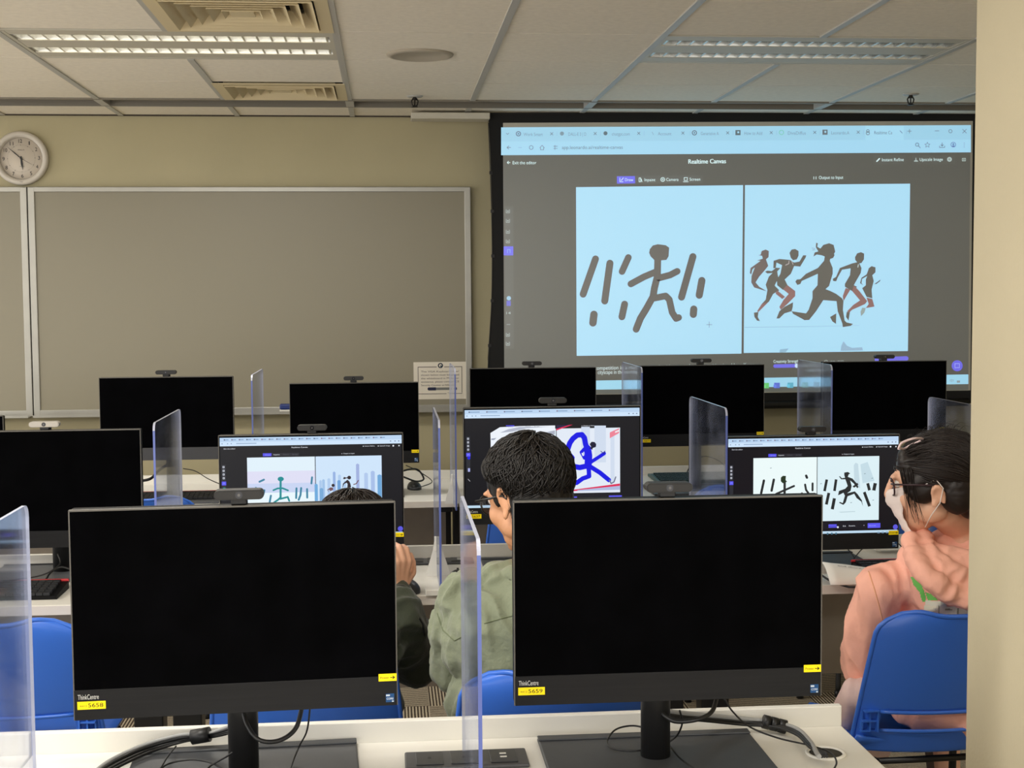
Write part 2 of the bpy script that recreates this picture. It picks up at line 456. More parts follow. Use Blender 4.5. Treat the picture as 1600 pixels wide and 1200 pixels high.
sp_ = PZ(656, 85, CEIL)
mb = MB(); mb.lathe([(.0, -.006), (.108, -.008), (.112, -.011), (.13, -.007), (.134, 0)], sp_, mat('speaker_grille', (196, 186, 168), .7, bump=.6, bump_scale=600), 40)
tag(mb.build('ceiling_speaker'), 'round flat ceiling speaker grille between the two light fittings', 'speaker')
BRASS = mat('dark_bronze', (50, 46, 42), .4, metal=.6)
for i, (px, py) in enumerate(((648, 150), (1423, 147))):
    p = PZ(px, py, CEIL); root = empty('fire_sprinkler', p)
    tag(root, ('small sprinkler head below the round ceiling speaker', 'small sprinkler head above the right end of the projection screen')[i], 'sprinkler', 'ceiling sprinklers')
    mb = MB(); mb.lathe([(.0, -.006), (.034, -.006), (.04, -.001), (.04, 0)], (0, 0, 0), TBAR, 24); mb.build('escutcheon', None, root)
    mb = MB(); mb.cyl((0, 0, -.006), (0, 0, -.02), .009, m=BRASS)
    for s in (-1, 1): mb.tube([(s * .008, 0, -.012), (s * .016, 0, -.025), (s * .012, 0, -.042), (0, 0, -.05)], .0035, BRASS)
    mb.cyl((0, 0, -.02), (0, 0, -.045), .003, m=BRASS)
    mb.lathe([(.0, -.053), (.016, -.053), (.016, -.05), (0, -.05)], (0, 0, 0), BRASS, 16); mb.build('sprinkler_body', None, root)

# ------------------------------------------------------------------ whiteboards
def whiteboard(px0, px1, label):
    Y = YB - .03
    a = P(px0, 292, Y); b = P(px1, 292, Y); zt = a.z; zb = P(390, 646, Y).z
    x0, x1 = a.x, b.x; root = empty('whiteboard', ((x0 + x1) / 2, Y, zb)); tag(root, label, 'whiteboard', 'wall whiteboards')
    w = (x1 - x0) / 2; h = zt - zb; f = .034
    mb = MB(); mb.box(-w + .01, -.004, .01, w - .01, .014, h - .01, BOARD); mb.build('writing_surface', None, root)
    for nm, bx in (('frame_rail', (-w, -.012, h - f * .8, w, .02, h)), ('frame_rail', (-w, -.012, 0, w, .02, f)),
                   ('frame_stile', (-w, -.0125, .001, -w + f, .02, h - .001)), ('frame_stile', (w - f, -.0125, .001, w, .02, h - .001))):
        mb = MB(); mb.box(*bx, m=ALU, bev=.003); mb.build(nm, None, root)
    mb = MB(); mb.prism([(-.075, .0), (-.075, .012), (-.07, .003), (-.014, .003), (-.014, -.004), (-.07, -.004)], 'x', -w + .01, w - .01, ALU)
    mb.build('pen_tray', None, root)
    return x0, x1, zt, zb
WB = whiteboard(43.5, 735, 'large blank whiteboard in aluminium frame, left of the projection screen')
whiteboard(-640, 42, 'partly seen blank whiteboard at the left edge, under the clock')

# notice on the whiteboard
Yn = YB - .0352
a = P(646, 566, Yn); b = P(729, 623, Yn)
root = empty('notice_sheet', ((a.x + b.x) / 2, Yn, (a.z + b.z) / 2)); tag(root, 'small laminated printed notice with a pen picture, in the whiteboard corner', 'notice')
w, h = (b.x - a.x) / 2, (a.z - b.z) / 2
mb = MB(); mb.box(-w, -.0006, -h, w, .0006, h, mat('notice_paper', (226, 218, 202), .35)); mb.build('paper', None, root)
def nm_(x, y, off): return V((-w + 2 * w * x / 100, -.0008 - off, h - 2 * h * y / 72))
ar = Art(nm_, .0002)
INK = (60, 48, 52)
for r in ((8, 9, 44, 10.2), (58, 9, 92, 10.2), (8, 9, 9, 60), (91, 9, 92, 60), (8, 61, 62, 62), (76, 61, 92, 62)): ar.rect(*r, INK)
ar.ring(51, 7, 5, 2.2, (20, 40, 60)); ar.disc(52, 8, 1.5, (20, 60, 80), 2)
for i, t in enumerate(('The VGA Keyboard & w/', 'shown below must be placed', 'the whiteboard in M21. For', 'assistance, please contact SCE', 'Security Counter at NG2 Ext.')):
    ar.text(14, 20 + i * 6.6, 86 if i < 4 else 80, 3.4, t, INK)
ar.rect(28, 49, 42, 55, (30, 36, 66), 2); ar.disc(29, 52, 3, (30, 36, 66), 2); ar.rect(42, 49.5, 72, 54.5, (120, 122, 118), 2); ar.disc(79, 52, 3, (30, 36, 66), 2)
ar.text(64, 60.5, 74, 1.6, 'thank you', INK)
ar.build('printed_text', ART_PRINT, root)

# blue eraser on the tray
p = P(452, 629, YB - .08); root = empty('whiteboard_eraser', (p.x, YB - .08, WB[3] + .0125)); tag(root, 'blue whiteboard eraser lying on the pen tray', 'eraser')
mb = MB(); mb.box(-.05, -.018, 0, .05, .018, .01, WHITE, bev=.002); mb.build('felt_pad', None, root)
mb = MB(); mb.box(-.05, -.02, .0105, .05, .02, .04, mat('eraser_blue', (30, 52, 120), .5), bev=.008); mb.build('grip', None, root)

# ------------------------------------------------------------------ clock
Yc = YB - .03
c0 = P(32, 247, Yc); R_ = (P(75, 247, Yc) - P(-11, 247, Yc)).length / 2
root = empty('wall_clock', (c0.x, YB, c0.z)); tag(root, 'round white wall clock with black numerals above the whiteboards', 'clock')
root.scale = (R_ / .15,) * 3
RIM = mat('clock_rim', (205, 198, 186), .35); FACE = mat('clock_face', (214, 204, 190), .6)
mb = MB(); mb.lathe([(.0, -.002), (.15, -.002), (.15, -.03), (.142, -.04), (.122, -.04), (.118, -.028), (.1175, -.012), (0, -.012)], (0, 0, 0), RIM, 64, 'Y'); mb.build('rim', None, root)
mb = MB(); mb.lathe([(0, -.0135), (.117, -.0135), (.117, -.013), (0, -.013)], (0, 0, 0), FACE, 64, 'Y'); mb.build('dial', None, root)
ar = Art(lambda x, y, off: V((x, -.014 - off, y)), .0002); K = (28, 26, 26)
for n_ in range(1, 13):
    a = n_ * PI / 6 - .03; x, y = math.sin(a) * .097, math.cos(a) * .097; wd_ = .019 if n_ >= 10 else .0055 if n_ == 1 else .012
    ar.text(x - wd_ / 2, y - .0105, x + wd_ / 2, .021, str(n_), K, up=1)
    ar.disc(math.sin(a) * .075, math.cos(a) * .075, .0018, K)
ar.ring(0, 0, .0765, .0006, (150, 140, 130)); ar.ring(0, 0, .116, .001, (130, 122, 112))
ar.text(-.021, .044, .017, .007, '-WALLIS', (110, 100, 92), up=1); ar.text(-.01, -.046, .016, .006, 'quartz', (90, 82, 74), up=1)
ar.build('dial_markings', ART_PRINT, root)
ar = Art(lambda x, y, off: V((x, -.0405 - off, y)), .0002); ar.text(-.006, -.137, .01, .006, 'TM', (70, 64, 60), up=1); ar.build('rim_mark', ART_PRINT, root)
def hand(nm, a, l, w, y, tail=.012):
    mb = MB(); d = V((math.sin(a), 0, math.cos(a))); n = V((d.z, 0, -d.x))
    pts = [-d * tail - n * w * .6, d * l * .45 - n * w, d * l, d * l * .45 + n * w, -d * tail + n * w * .6]
    A = [mb.bm.verts.new(p + V((0, y, 0))) for p in pts]; B = [mb.bm.verts.new(p + V((0, y - .001, 0))) for p in pts]
    mb.bm.faces.new(A); mb.bm.faces.new(B[::-1])
    for k in range(5): mb.bm.faces.new((A[k], B[k], B[(k + 1) % 5], A[(k + 1) % 5]))
    mb.build(nm, BLACKMET, root)
hand('minute_hand', -math.radians(49), .098, .003, -.02); hand('hour_hand', math.radians(174), .067, .006, -.018); hand('second_hand', math.radians(121), .09, .0008, -.022, .02)
mb = MB(); mb.cyl((0, -.014, 0), (0, -.024, 0), .006, m=BLACKMET); mb.build('hub', None, root)

# ------------------------------------------------------------------ projection screen
Ys = 7.22
root = empty('projection_screen', (P(1145, 620, Ys).x, Ys, P(1145, 628, Ys).z)); tag(root, 'pull-down projection screen showing a browser with runner drawings', 'projection screen')
inv = Matrix.Translation(-root.location)
def S2(px, py): q = P(px, py, Ys) - root.location; return (q.x, q.z)
mb = MB()
outer = [S2(763, 176), S2(1530, 176), S2(1527, 300), S2(1522, 630), S2(765, 630), S2(762, 560), S2(768, 470), S2(769, 330), S2(766, 240)]
mb.prism(outer, 'y', .001, .004, SCRBLK); mb.build('black_masking', None, root)
mb = MB(); q = [S2(786, 192), S2(1520, 189), S2(1516, 610), S2(790, 618)]
mb.prism(q, 'y', -.0012, .0008, mat('screen_fabric', (196, 192, 180), .9, spec=.1)); mb.build('screen_fabric', None, root)
zb = S2(1100, 634)[1]
mb = MB(); mb.cyl((S2(762, 0)[0], .005, zb), (S2(1522, 0)[0], .005, zb), .022, m=BLACKMET, n=16); mb.build('weight_bar', None, root)
mb = MB(); ct = [V((P(x, y, Ys).x, 0.0, P(x, y, Ys).z)) - V((root.location.x, .001, root.location.z)) for x, y in ((763, 192), (766, 270), (768, 330), (769, 400), (768, 470), (764, 540), (762, 590), (763, 626))]
mb.tube(catmull(ct, 5), .0022, mat('tension_cord', (60, 58, 54), .6), 6)
for k in range(1, len(ct) - 1): mb.box(ct[k].x - .005, -.006, ct[k].z - .008, ct[k].x + .012, .003, ct[k].z + .008, BLACKMET)
mb.build('tension_cord', None, root)
mb = MB(); mb.box(S2(640, 0)[0], -.05, CEIL - root.location.z - .045, S2(763, 0)[0], .08, CEIL - root.location.z - .012, FITW, bev=.004); mb.build('casing', None, root)

mp = local_map(inv, 0, V((0, Ys - .0016, 0)), V((0, 1, 0)))
ar = Art(mp)
BLUEW = (158, 215, 243); BAR = (140, 200, 228); TXT = (60, 92, 120); DK = (20, 20, 20)
BG = (14, 16, 20)
GRY = (16, 18, 20)
q = [(783, 199), (1517, 195.5), (1513, 600), (787, 611)]
def qq(u, v):  # position in the projected picture
    a, b, c, d = q
    x = a[0] * (1 - u) * (1 - v) + b[0] * u * (1 - v) + c[0] * u * v + d[0] * (1 - u) * v
    y = a[1] * (1 - u) * (1 - v) + b[1] * u * (1 - v) + c[1] * u * v + d[1] * (1 - u) * v
    return x, y
ar.poly([(786, 241), (1516, 238), (1513, 586), (788, 597)], (8, 10, 14), 0)
ar.poly([(783, 199), (1517, 195.5), (1517, 218), (783, 221)], BAR, 1)
ar.poly([(783, 221), (1517, 218), (1517, 238), (783, 242.5)], (148, 208, 238), 1)
ar.poly([(1352, 197), (1412, 196.7), (1412, 218.5), (1352, 219)], (150, 210, 238), 2)
ar.poly([(788, 597), (1513, 585), (1513, 600), (788, 611)], (140, 205, 232), 1)
ar.poly([(788, 611.2), (1513, 600.2), (1513, 609), (788, 617)], (22, 34, 34), 0)
tabs = [(817, 'Work Smart', 800), (885, 'DALL-E 3 | D', 868), (953, 'chatgpt.com', 938), (1025, 'Account', 1010), (1092, 'Generative A', 1076), (1160, 'How to Add', 1142), (1228, 'DivaDiffus', 1210), (1296, 'Leonardo.A', 1278), (1363, 'Realtime Ca', 1346)]
ic = [(24, 60, 110), (90, 130, 150), (40, 80, 100), (90, 140, 160), (10, 50, 90), (10, 60, 80), (80, 190, 170), (50, 70, 90), (50, 80, 100)]
for i, (x, t, _) in enumerate(tabs):
    y = 212.5 - i * .35; ix = x - 7
    if i in (0, 4): ar.ring(ix, y - 3.5, 4, 1.3, ic[i], 2); ar.disc(ix, y - 3.5, 1.2, ic[i], 2)
    elif i in (5, 7): ar.rect(ix - 4, y - 7.5, ix + 4, y + .5, ic[i], 2); ar.rect(ix - 1, y - 5.5, ix + 2, y - 2.5, BAR, 3)
    elif i == 6: ar.ring(ix, y - 3.5, 4, 1.2, ic[i], 2)
    elif i == 8: ar.ring(ix, y - 5, 2.6, 1, ic[i], 2); ar.ring(ix, y - 1.5, 3, 1, ic[i], 2)
    elif i == 3: ar.stroke([(ix + 1, y - 5), (ix + 3, y - 1)], .8, ic[i], 2)
    else: ar.disc(ix, y - 3.5, 3.2, ic[i], 2)
    ar.text(x + (1 if i == 0 else 3), y, x + (31 if len(t) > 8 else 24), 5.2, t, (78, 122, 150) if i < 8 else (50, 90, 110), 3)
    cx = x + 45 if i != 3 else x + 42
    ar.stroke([(cx - 2, y - 5.5), (cx + 2, y - 1.5)], .9, (50, 84, 110), 2); ar.stroke([(cx - 2, y - 1.5), (cx + 2, y - 5.5)], .9, (50, 84, 110), 2)
    ar.rect(x + 53, y - 7, x + 53.6, y, (120, 176, 205), 2)
ar.stroke([(791, 208), (793, 210), (795, 208)], .8, TXT, 2)
ar.stroke([(1418, 205), (1424, 205)], .9, TXT, 2); ar.stroke([(1421, 202), (1421, 208)], .9, TXT, 2)
ar.stroke([(1461, 204.6), (1467, 204.4)], .9, TXT, 2); ar.ring(1485, 205, 3, .9, TXT, 2); ar.stroke([(1504, 202), (1510, 208)], .9, TXT, 2); ar.stroke([(1504, 208), (1510, 202)], .9, TXT, 2)
ar.stroke([(798, 230.5), (792, 230.6)], .9, TXT, 2); ar.stroke([(795, 228), (792, 230.6), (795, 233)], .9, TXT, 2); ar.stroke([(810, 230.5), (815, 230.5)], .8, (110, 165, 195), 2)
ar.ring(830, 230.5, 3.4, .9, TXT, 2); ar.stroke([(843.5, 231), (847, 227), (850.5, 231)], .9, TXT, 2); ar.stroke([(844.5, 231), (844.5, 234), (849.5, 234), (849.5, 231)], .9, TXT, 2)
ar.stroke([(865, 228.5), (871, 228.5)], .8, TXT, 2); ar.stroke([(865, 232), (871, 232)], .8, TXT, 2); ar.stroke([(867, 227), (867, 234)], .8, TXT, 2)
ar.text(878, 233, 973, 5.4, 'app.leonardo.ai/realtime-canvas', (50, 84, 104), 3, y1=232.6)
ar.ring(1433, 226, 3, 1, TXT, 2); ar.stroke([(1435, 228), (1438, 231)], 1, TXT, 2)
st = [(1449 + (4.4 if k % 2 == 0 else 1.9) * math.sin(k * PI / 5), 226.5 - (4.4 if k % 2 == 0 else 1.9) * math.cos(k * PI / 5)) for k in range(10)]
ar.stroke(st + [st[0]], .7, TXT, 2)
ar.stroke([(1472, 223), (1472, 228)], 1, TXT, 2); ar.stroke([(1470, 226), (1472, 228.5), (1474, 226)], .9, TXT, 2); ar.stroke([(1468, 228), (1468, 230.5), (1476, 230.3), (1476, 228)], .9, TXT, 2)
ar.ring(1489.5, 226, 4.2, 1, (50, 100, 170), 2); ar.disc(1489.5, 225.3, 1.4, (50, 100, 170), 2); ar.disc(1489.5, 228.3, 2, (50, 100, 170), 2, 10, 1.2)
for k in range(3): ar.disc(1506.5, 223.5 + 3 * k, .6, TXT, 2)
LW = (215, 245, 248)
ar.stroke([(797, 254), (792.5, 254.1)], .9, LW, 2); ar.stroke([(794.5, 252), (792.5, 254), (794.5, 256)], .9, LW, 2)
ar.text(801, 256.7, 838, 5, 'Exit the editor', LW, 2, y1=256.5)
ar.text(1075.5, 255.8, 1134, 7, 'Realtime Canvas', LW, 2, y1=255); ar.text(1075.9, 255.8, 1134.4, 7, 'Realtime Canvas', LW, 3, y1=255)
ar.poly([(1364, 243), (1415, 242.7), (1415, 256), (1364, 256.5)], (28, 32, 34), 1); ar.poly([(1425, 243), (1493, 242.5), (1493, 256), (1425, 256.5)], (28, 32, 34), 1)
ar.stroke([(1370, 252), (1374, 248)], 2, LW, 2); ar.text(1378, 252, 1412, 4.8, 'Instant Refine', LW, 2, y1=251.6)
ar.stroke([(1431, 247), (1431, 250), (1428.5, 252), (1434, 252), (1431, 250)], 1, (170, 190, 190), 2); ar.text(1437, 251.6, 1473, 4.8, 'Upscale Image', LW, 2, y1=251.2)
ar.ring(1483.5, 249, 3.6, 1.6, (170, 190, 190), 2); ar.ring(1483.5, 249, 1.6, .7, (170, 190, 190), 2)
ar.stroke([(1503.5, 247.5), (1508.5, 247.4), (1508.5, 251.3), (1503.5, 251.5), (1503.5, 247.5)], .8, (170, 190, 190), 2); ar.disc(1506, 249.6, .9, (170, 190, 190), 2)
ar.poly([(963, 275), (1098, 273.8), (1098.5, 285.6), (963, 287)], (38, 42, 46), 1)
ar.poly([(964, 275.5), (992, 275.2), (992.5, 286.5), (964, 287)], (70, 66, 235), 2)
ar.stroke([(968.5, 278), (968.5, 284), (973.5, 284)], .9, LW, 3); ar.stroke([(970.5, 282), (974, 278)], 1, LW, 3)
ar.text(976.5, 283.2, 989.5, 4.8, 'Draw', LW, 4)
ar.stroke([(998.5, 278), (1001, 278), (1001, 284), (998.5, 284), (998.5, 278)], .9, LW, 3); ar.stroke([(1002, 280), (1003, 284)], 1, LW, 3); ar.text(1007, 283.2, 1024, 4.8, 'Inpaint', LW, 3)
ar.ring(1035.5, 280.5, 3.5, .9, LW, 3); ar.ring(1035.5, 280.5, 1.4, .7, LW, 3); ar.text(1041, 282.8, 1060, 4.8, 'Camera', LW, 3)
ar.stroke([(1069, 277.5), (1069, 282), (1074, 282), (1074, 277.5), (1069, 277.5)], .8, LW, 3); ar.stroke([(1067.5, 284), (1075.5, 284)], .8, LW, 3); ar.text(1077.5, 282.4, 1094, 4.8, 'Screen', LW, 3)
ar.stroke([(1271.5, 276), (1271.5, 280)], .8, LW, 2); ar.stroke([(1275, 276), (1275, 280)], .8, LW, 2); ar.text(1279.5, 279.8, 1317.5, 5, 'Output to Input', LW, 2, y1=279.5)
ar.poly([(900, 292.5), (1161, 289.3), (1158.5, 552.5), (901, 556)], BLUEW, 2)
ar.poly([(1164, 289.3), (1422, 287), (1418.5, 548.5), (1162, 551.5)], BLUEW, 2)
INKP = (44, 36, 42)
def cr(x0, y0, s): return lambda pts: [(x0 + a / s, y0 + b / s) for a, b in pts]
A6 = cr(860, 360, 4.443); A7 = cr(1140, 340, 4.443)
for st_, w in (([(313, 198), (227, 443)], 48), ([(413, 228), (377, 490)], 49), ([(541, 188), (497, 286)], 46), ([(302, 583), (295, 642)], 52), ([(515, 512), (496, 600)], 48),
              ([(989, 182), (910, 463)], 49), ([(1051, 348), (1033, 450)], 50), ([(995, 546), (992, 583)], 50),
              ([(758, 150), (745, 200), (742, 320), (722, 400), (712, 460), (665, 545), (625, 610), (595, 686)], 48),
              ([(727, 290), (650, 322), (558, 372)], 46), ([(755, 330), (830, 310), (880, 284)], 46), ([(722, 470), (800, 455), (825, 480), (845, 570), (872, 612), (890, 605)], 46)):
    ar.stroke(A6(st_), w / 4.443, INKP, 4)
ar.poly(A6([(690, 130), (710, 105), (745, 96), (800, 103), (824, 120), (820, 180), (805, 205), (770, 208), (720, 205), (695, 180), (685, 155)]), INKP, 4)
ar.stroke(A6([(1102, 634), (1102, 674)]), .7, (60, 90, 100), 4); ar.stroke(A6([(1084, 654), (1122, 654)]), .7, (60, 90, 100), 4)
R1 = (46, 40, 38); R2 = (70, 46, 54); LEG = (120, 62, 66)
runners = [
 (R1, [(600, 175), (612, 178), (608, 203), (630, 215), (650, 190), (690, 178), (722, 190), (733, 238), (724, 250), (728, 262), (718, 280), (698, 287), (695, 300), (715, 350), (715, 390), (690, 475), (665, 497), (700, 510), (740, 530), (780, 560), (790, 580), (786, 640), (798, 715), (812, 728), (856, 738), (840, 752), (785, 760), (782, 735), (750, 650), (742, 580), (650, 573), (600, 650), (552, 710), (520, 712), (440, 668), (430, 650), (530, 665), (548, 640), (575, 560), (575, 510), (610, 470), (612, 390), (500, 440), (492, 460), (470, 468), (456, 445), (466, 430), (490, 428), (530, 390), (612, 350), (655, 300), (660, 270), (640, 262), (605, 256), (582, 270), (590, 242), (615, 235), (598, 205)]),
 (R1, [(325, 700), (345, 650), (380, 620), (440, 588), (438, 620), (430, 650), (380, 665), (345, 700)]),
 (R1, [(415, 245), (430, 222), (455, 218), (478, 232), (478, 265), (466, 290), (440, 296), (425, 280)]),
 (R1, [(305, 300), (345, 287), (420, 294), (447, 312), (485, 305), (510, 262), (532, 262), (528, 276), (490, 340), (448, 336), (425, 390), (382, 430), (402, 470), (370, 502), (330, 470), (328, 430), (352, 390), (364, 330), (325, 312), (320, 350), (303, 352)]),
 (R1, [(245, 375), (262, 368), (292, 372), (322, 348), (352, 350), (330, 374), (338, 420), (312, 472), (345, 505), (302, 530), (272, 585), (240, 604), (222, 600), (250, 570), (262, 502), (250, 466), (272, 410), (298, 384), (262, 388)]),
 (R1, [(168, 660), (200, 655), (195, 690), (210, 718), (190, 715), (172, 690)]),
 (LEG, [(400, 468), (455, 510), (455, 545), (400, 600), (355, 640), (345, 620), (375, 570), (410, 530), (370, 498)]),
 (LEG, [(330, 505), (385, 550), (365, 565), (318, 528)]), (LEG, [(270, 585), (200, 655), (190, 650), (222, 600)]),
 (R2, [(200, 262), (215, 258), (222, 232), (250, 222), (272, 232), (270, 275), (252, 290), (268, 335), (240, 370), (205, 410), (180, 450), (205, 480), (260, 512), (170, 485), (150, 450), (152, 405), (175, 345), (158, 360), (150, 395), (140, 385), (145, 350), (190, 318), (215, 300), (190, 298), (230, 285), (225, 265)]),
 (R1, [(870, 275), (885, 248), (912, 240), (933, 250), (932, 290), (915, 315), (900, 318), (915, 350), (910, 385), (878, 440), (862, 470), (885, 480), (850, 510), (800, 480), (800, 460), (835, 400), (840, 352), (780, 362), (748, 420), (740, 442), (718, 440), (716, 425), (738, 412), (765, 350), (850, 318), (885, 310), (872, 295)]),
 (LEG, [(862, 470), (900, 510), (955, 580), (940, 600), (850, 640), (830, 660), (815, 650), (860, 605), (905, 575), (850, 510)]),
 (LEG, [(805, 488), (838, 500), (790, 580), (785, 545)]), (R1, [(812, 655), (835, 655), (825, 715), (808, 690)]), (R1, [(697, 690), (740, 665), (738, 738), (712, 720)]),
 (R1, [(965, 352), (985, 337), (1012, 345), (1012, 380), (990, 400), (1000, 440), (985, 500), (990, 560), (950, 550), (920, 490), (945, 470), (945, 430), (955, 405), (920, 425), (915, 455), (930, 470), (905, 455), (915, 418), (950, 395), (960, 370)]),
 (R1, [(1000, 465), (1035, 440), (1045, 430), (1045, 440), (1020, 460), (1003, 462)]),
 (LEG, [(950, 555), (990, 565), (1005, 618), (945, 628), (965, 600)]), ((130, 150, 150), [(945, 628), (935, 660), (912, 685), (908, 655), (920, 625)])]
for k, (c, pts) in enumerate(runners): ar.poly(A7(pts), c, 4 + .3 * (k % 3))
for s_ in ([(590, 215), (572, 212)], [(592, 222), (575, 226)]): ar.stroke(A7(s_), .6, (70, 80, 84), 4)
ar.stroke(A7([(388, 330), (410, 320), (412, 300)]), .9, (190, 180, 186), 6); ar.stroke(A7([(430, 300), (440, 325)]), .9, (190, 180, 186), 6)
ar.stroke(A7([(893, 325), (890, 345)]), 1, (200, 220, 224), 6)
ar.poly(A7([(104, 760), (500, 756), (900, 748), (900, 750), (500, 759), (104, 764)]), (128, 180, 200), 3)
ar.poly(A7([(770, 925), (775, 890), (790, 858), (815, 890), (850, 905), (920, 900), (925, 922)]), (128, 170, 200), 3)
ar.poly(A7([(345, 938), (350, 915), (410, 908), (390, 934)]), (120, 170, 198), 3)
# left tool strip, bottom line, taskbar
ar.poly([(788, 322), (802, 322), (803, 545), (790, 545)], (44, 46, 50), 1)
for k, y in enumerate((330, 345, 362, 377, 523, 537)):
    ar.stroke([(791, y - 2.5), (791, y + 2.5), (796, y + 2.5), (796, y - 2.5)], .9, (150, 165, 165), 2)
    ar.disc(793.5, y, 1.2, (150, 165, 165), 2)
ar.poly([(787, 385), (802, 385), (802, 399), (787, 399)], (70, 66, 235), 2); ar.stroke([(793, 395), (793, 390), (797, 390), (797, 395)], 1, (120, 170, 240), 3)
ar.disc(795, 466, 3.4, (140, 190, 220), 2); ar.rect(791.5, 470, 798, 478, (60, 60, 200), 2); ar.text(791, 491, 798, 4, '14', (170, 190, 190), 2)
ar.stroke([(792, 507), (797, 507)], .9, (150, 165, 165), 2)
ar.text(906, 578.5, 1178, 6, 'runner competition in a marathon match with many other competition in a Hong Kong', (205, 225, 228), 2, y1=572.5)
ar.text(934, 584.5, 997, 6, 'cityscape in the morning', (205, 225, 228), 2, y1=583.5)
ar.text(1208.5, 567, 1248, 4.6, 'Creativity Strength', LW, 2, y1=566.3)
ar.stroke([(1211, 572), (1245, 571.4)], 5.6, (76, 70, 225), 2); ar.disc(1245, 571.4, 3.4, (190, 215, 245), 3)
ar.text(1265, 570, 1275, 4.6, '0.70', (150, 170, 175), 2)
ar.text(1288, 567, 1318, 4.4, 'Q  no  run', (190, 205, 208), 2, y1=566); ar.text(1258, 581, 1300, 4.2, 'Prompt Generator', (120, 134, 138), 2, y1=580); ar.text(1257, 590, 1300, 4.2, 'ns add to instead', (120, 134, 138), 2, y1=589)
ar.stroke([(1370, 562), (1416, 560)], 7, (80, 74, 225), 2)
ar.disc(1495.5, 571.5, 8.6, (72, 66, 225), 2, 28); ar.stroke([(1492, 568), (1499, 568), (1499, 574.5), (1495.5, 574.5), (1492, 575), (1492, 568)], .9, (150, 160, 250), 3)
for x, c in ((1197, (60, 190, 90)), (1214, (40, 80, 200)), (1235, (40, 160, 190)), (1258, (80, 150, 140)), (1276, (90, 130, 150))):
    y = 602.5 - (x - 1214) * .0165; ar.rect(x - 4.5, y - 4.5, x + 4.5, y + 4, c, 2); ar.rect(x - 5.5, y - 1.5, x - 1, y + 3, tuple(min(255, k + 30) for k in c), 3)
ar.text(1484, 597, 1490, 4, '中', (120, 140, 150), 2); ar.rect(1495, 594.5, 1500, 598, (120, 140, 150), 2)
ar.build('projected_picture', ART_PROJ, root)

# ================================================================== desks
DZ = .745
def lip_z(): return .785
def desk(x0, x1, yf, yb, legs, label, group, grommets=()):
    root = empty('computer_desk', ((x0 + x1) / 2, (yf + yb) / 2, 0)); tag(root, label, 'desk', group)
    def b(nm, bx, m, bev=0):
        mb = MB(); mb.box(*bx, bev=bev); o = mb.build(nm, m, root); o.location = -root.location; return o
    g = .0015
    b('tabletop', (x0 + g, yf, DZ - .026, x1 - g, yb, DZ), DESK, .003)
    b('front_edging', (x0 + g, yf - .002, DZ - .027, x1 - g, yf + .001, DZ - .0015), DESKEDGE)
    b('back_rail', (x0 + g, yb, DZ - .03, x1 - g, yb + .018, .785), DESK, .002)
    b('modesty_panel', (x0 + .03, yb - .14, .36, x1 - .03, yb - .122, DZ - .027), GREY)
    for lx in legs:
        mb = MB(); mb.box(lx - .045, yb - .115, .03, lx + .045, yb - .03, DZ - .027, BLACKMET, bev=.004)
        mb.box(lx - .035, yf + .06, 0, lx + .035, yb - .01, .03, BLACKMET, bev=.006)
        mb.box(lx - .03, yf + .08, DZ - .06, lx + .03, yb - .05, DZ - .028, BLACKMET)
        o = mb.build('leg', None, root); o.location = -root.location
    for gx, gy in grommets:
        mb = MB(); mb.lathe([(.0305, .0), (.0375, 0), (.0375, .003), (.034, .0045), (.0305, .003), (.0305, 0)], (gx, gy, DZ), WHITE, 32, caps=False)
        o = mb.build('cable_grommet', None, root); o.location = -root.location
        mb = MB(); mb.lathe([(0, .0004), (.0305, .0004), (.0305, .0012), (0, .0012)], (gx, gy, DZ), mat('grommet_hole_shade', (58, 55, 47), .9), 32)  # no real hole: flat dark disc, the shaded inside is put into its colour
        q_ = mb.build('grommet_hole_shade', None, o)
    return root
gr1 = PZ(1290, 1178, DZ)
XE = PZ(1351, 1150, .765).x
D1 = (2.0, 2.6); D2 = (3.88, 4.44); D3 = (5.68, 6.36)
desk(XE - 1.56, XE, *D1, (XE - 1.45, XE - .10), 'nearest white desk, ending at the right beside the cream column', 'white desks of the nearest row', [(gr1.x, gr1.y)])
desk(XE - 3.12, XE - 1.562, *D1, (XE - 3.0, XE - 1.67), 'nearest white desk at the far lower left corner, mostly out of view', 'white desks of the nearest row')
J2 = -.705
desk(J2 - 1.6, J2, *D2, (J2 - 1.5, J2 - .06), 'middle row white desk at the left edge, under the red-edged keyboard', 'white desks of the middle row')
desk(J2, J2 + 1.66, *D2, (J2 + .06, J2 + 1.60), 'middle row white desk where the dark jacket and green shirt people sit', 'white desks of the middle row')
desk(J2 + 1.662, J2 + 3.4, *D2, (J2 + 1.75, J2 + 3.3), 'middle row white desk in front of the person in the peach hoodie', 'white desks of the middle row')
J3 = .28
desk(J3 - 1.6, J3, *D3, (J3 - 1.5, J3 - .05), 'back row white desk at the left, below the whiteboard', 'white desks of the back row')
desk(J3 + .002, J3 + 1.62, *D3, (J3 + .05, J3 + 1.5), 'back row white desk below the projection screen, with the teal keyboard', 'white desks of the back row')
desk(J3 + 1.622, J3 + 3.2, *D3, (J3 + 1.75, J3 + 3.1), 'back row white desk at the right, mostly hidden behind the hoodie person', 'white desks of the back row')
desk(J3 - 3.2, J3 - 1.602, *D3, (J3 - 3.1, J3 - 1.7), 'back row white desk at the far left, hidden behind the left monitor', 'white desks of the back row')

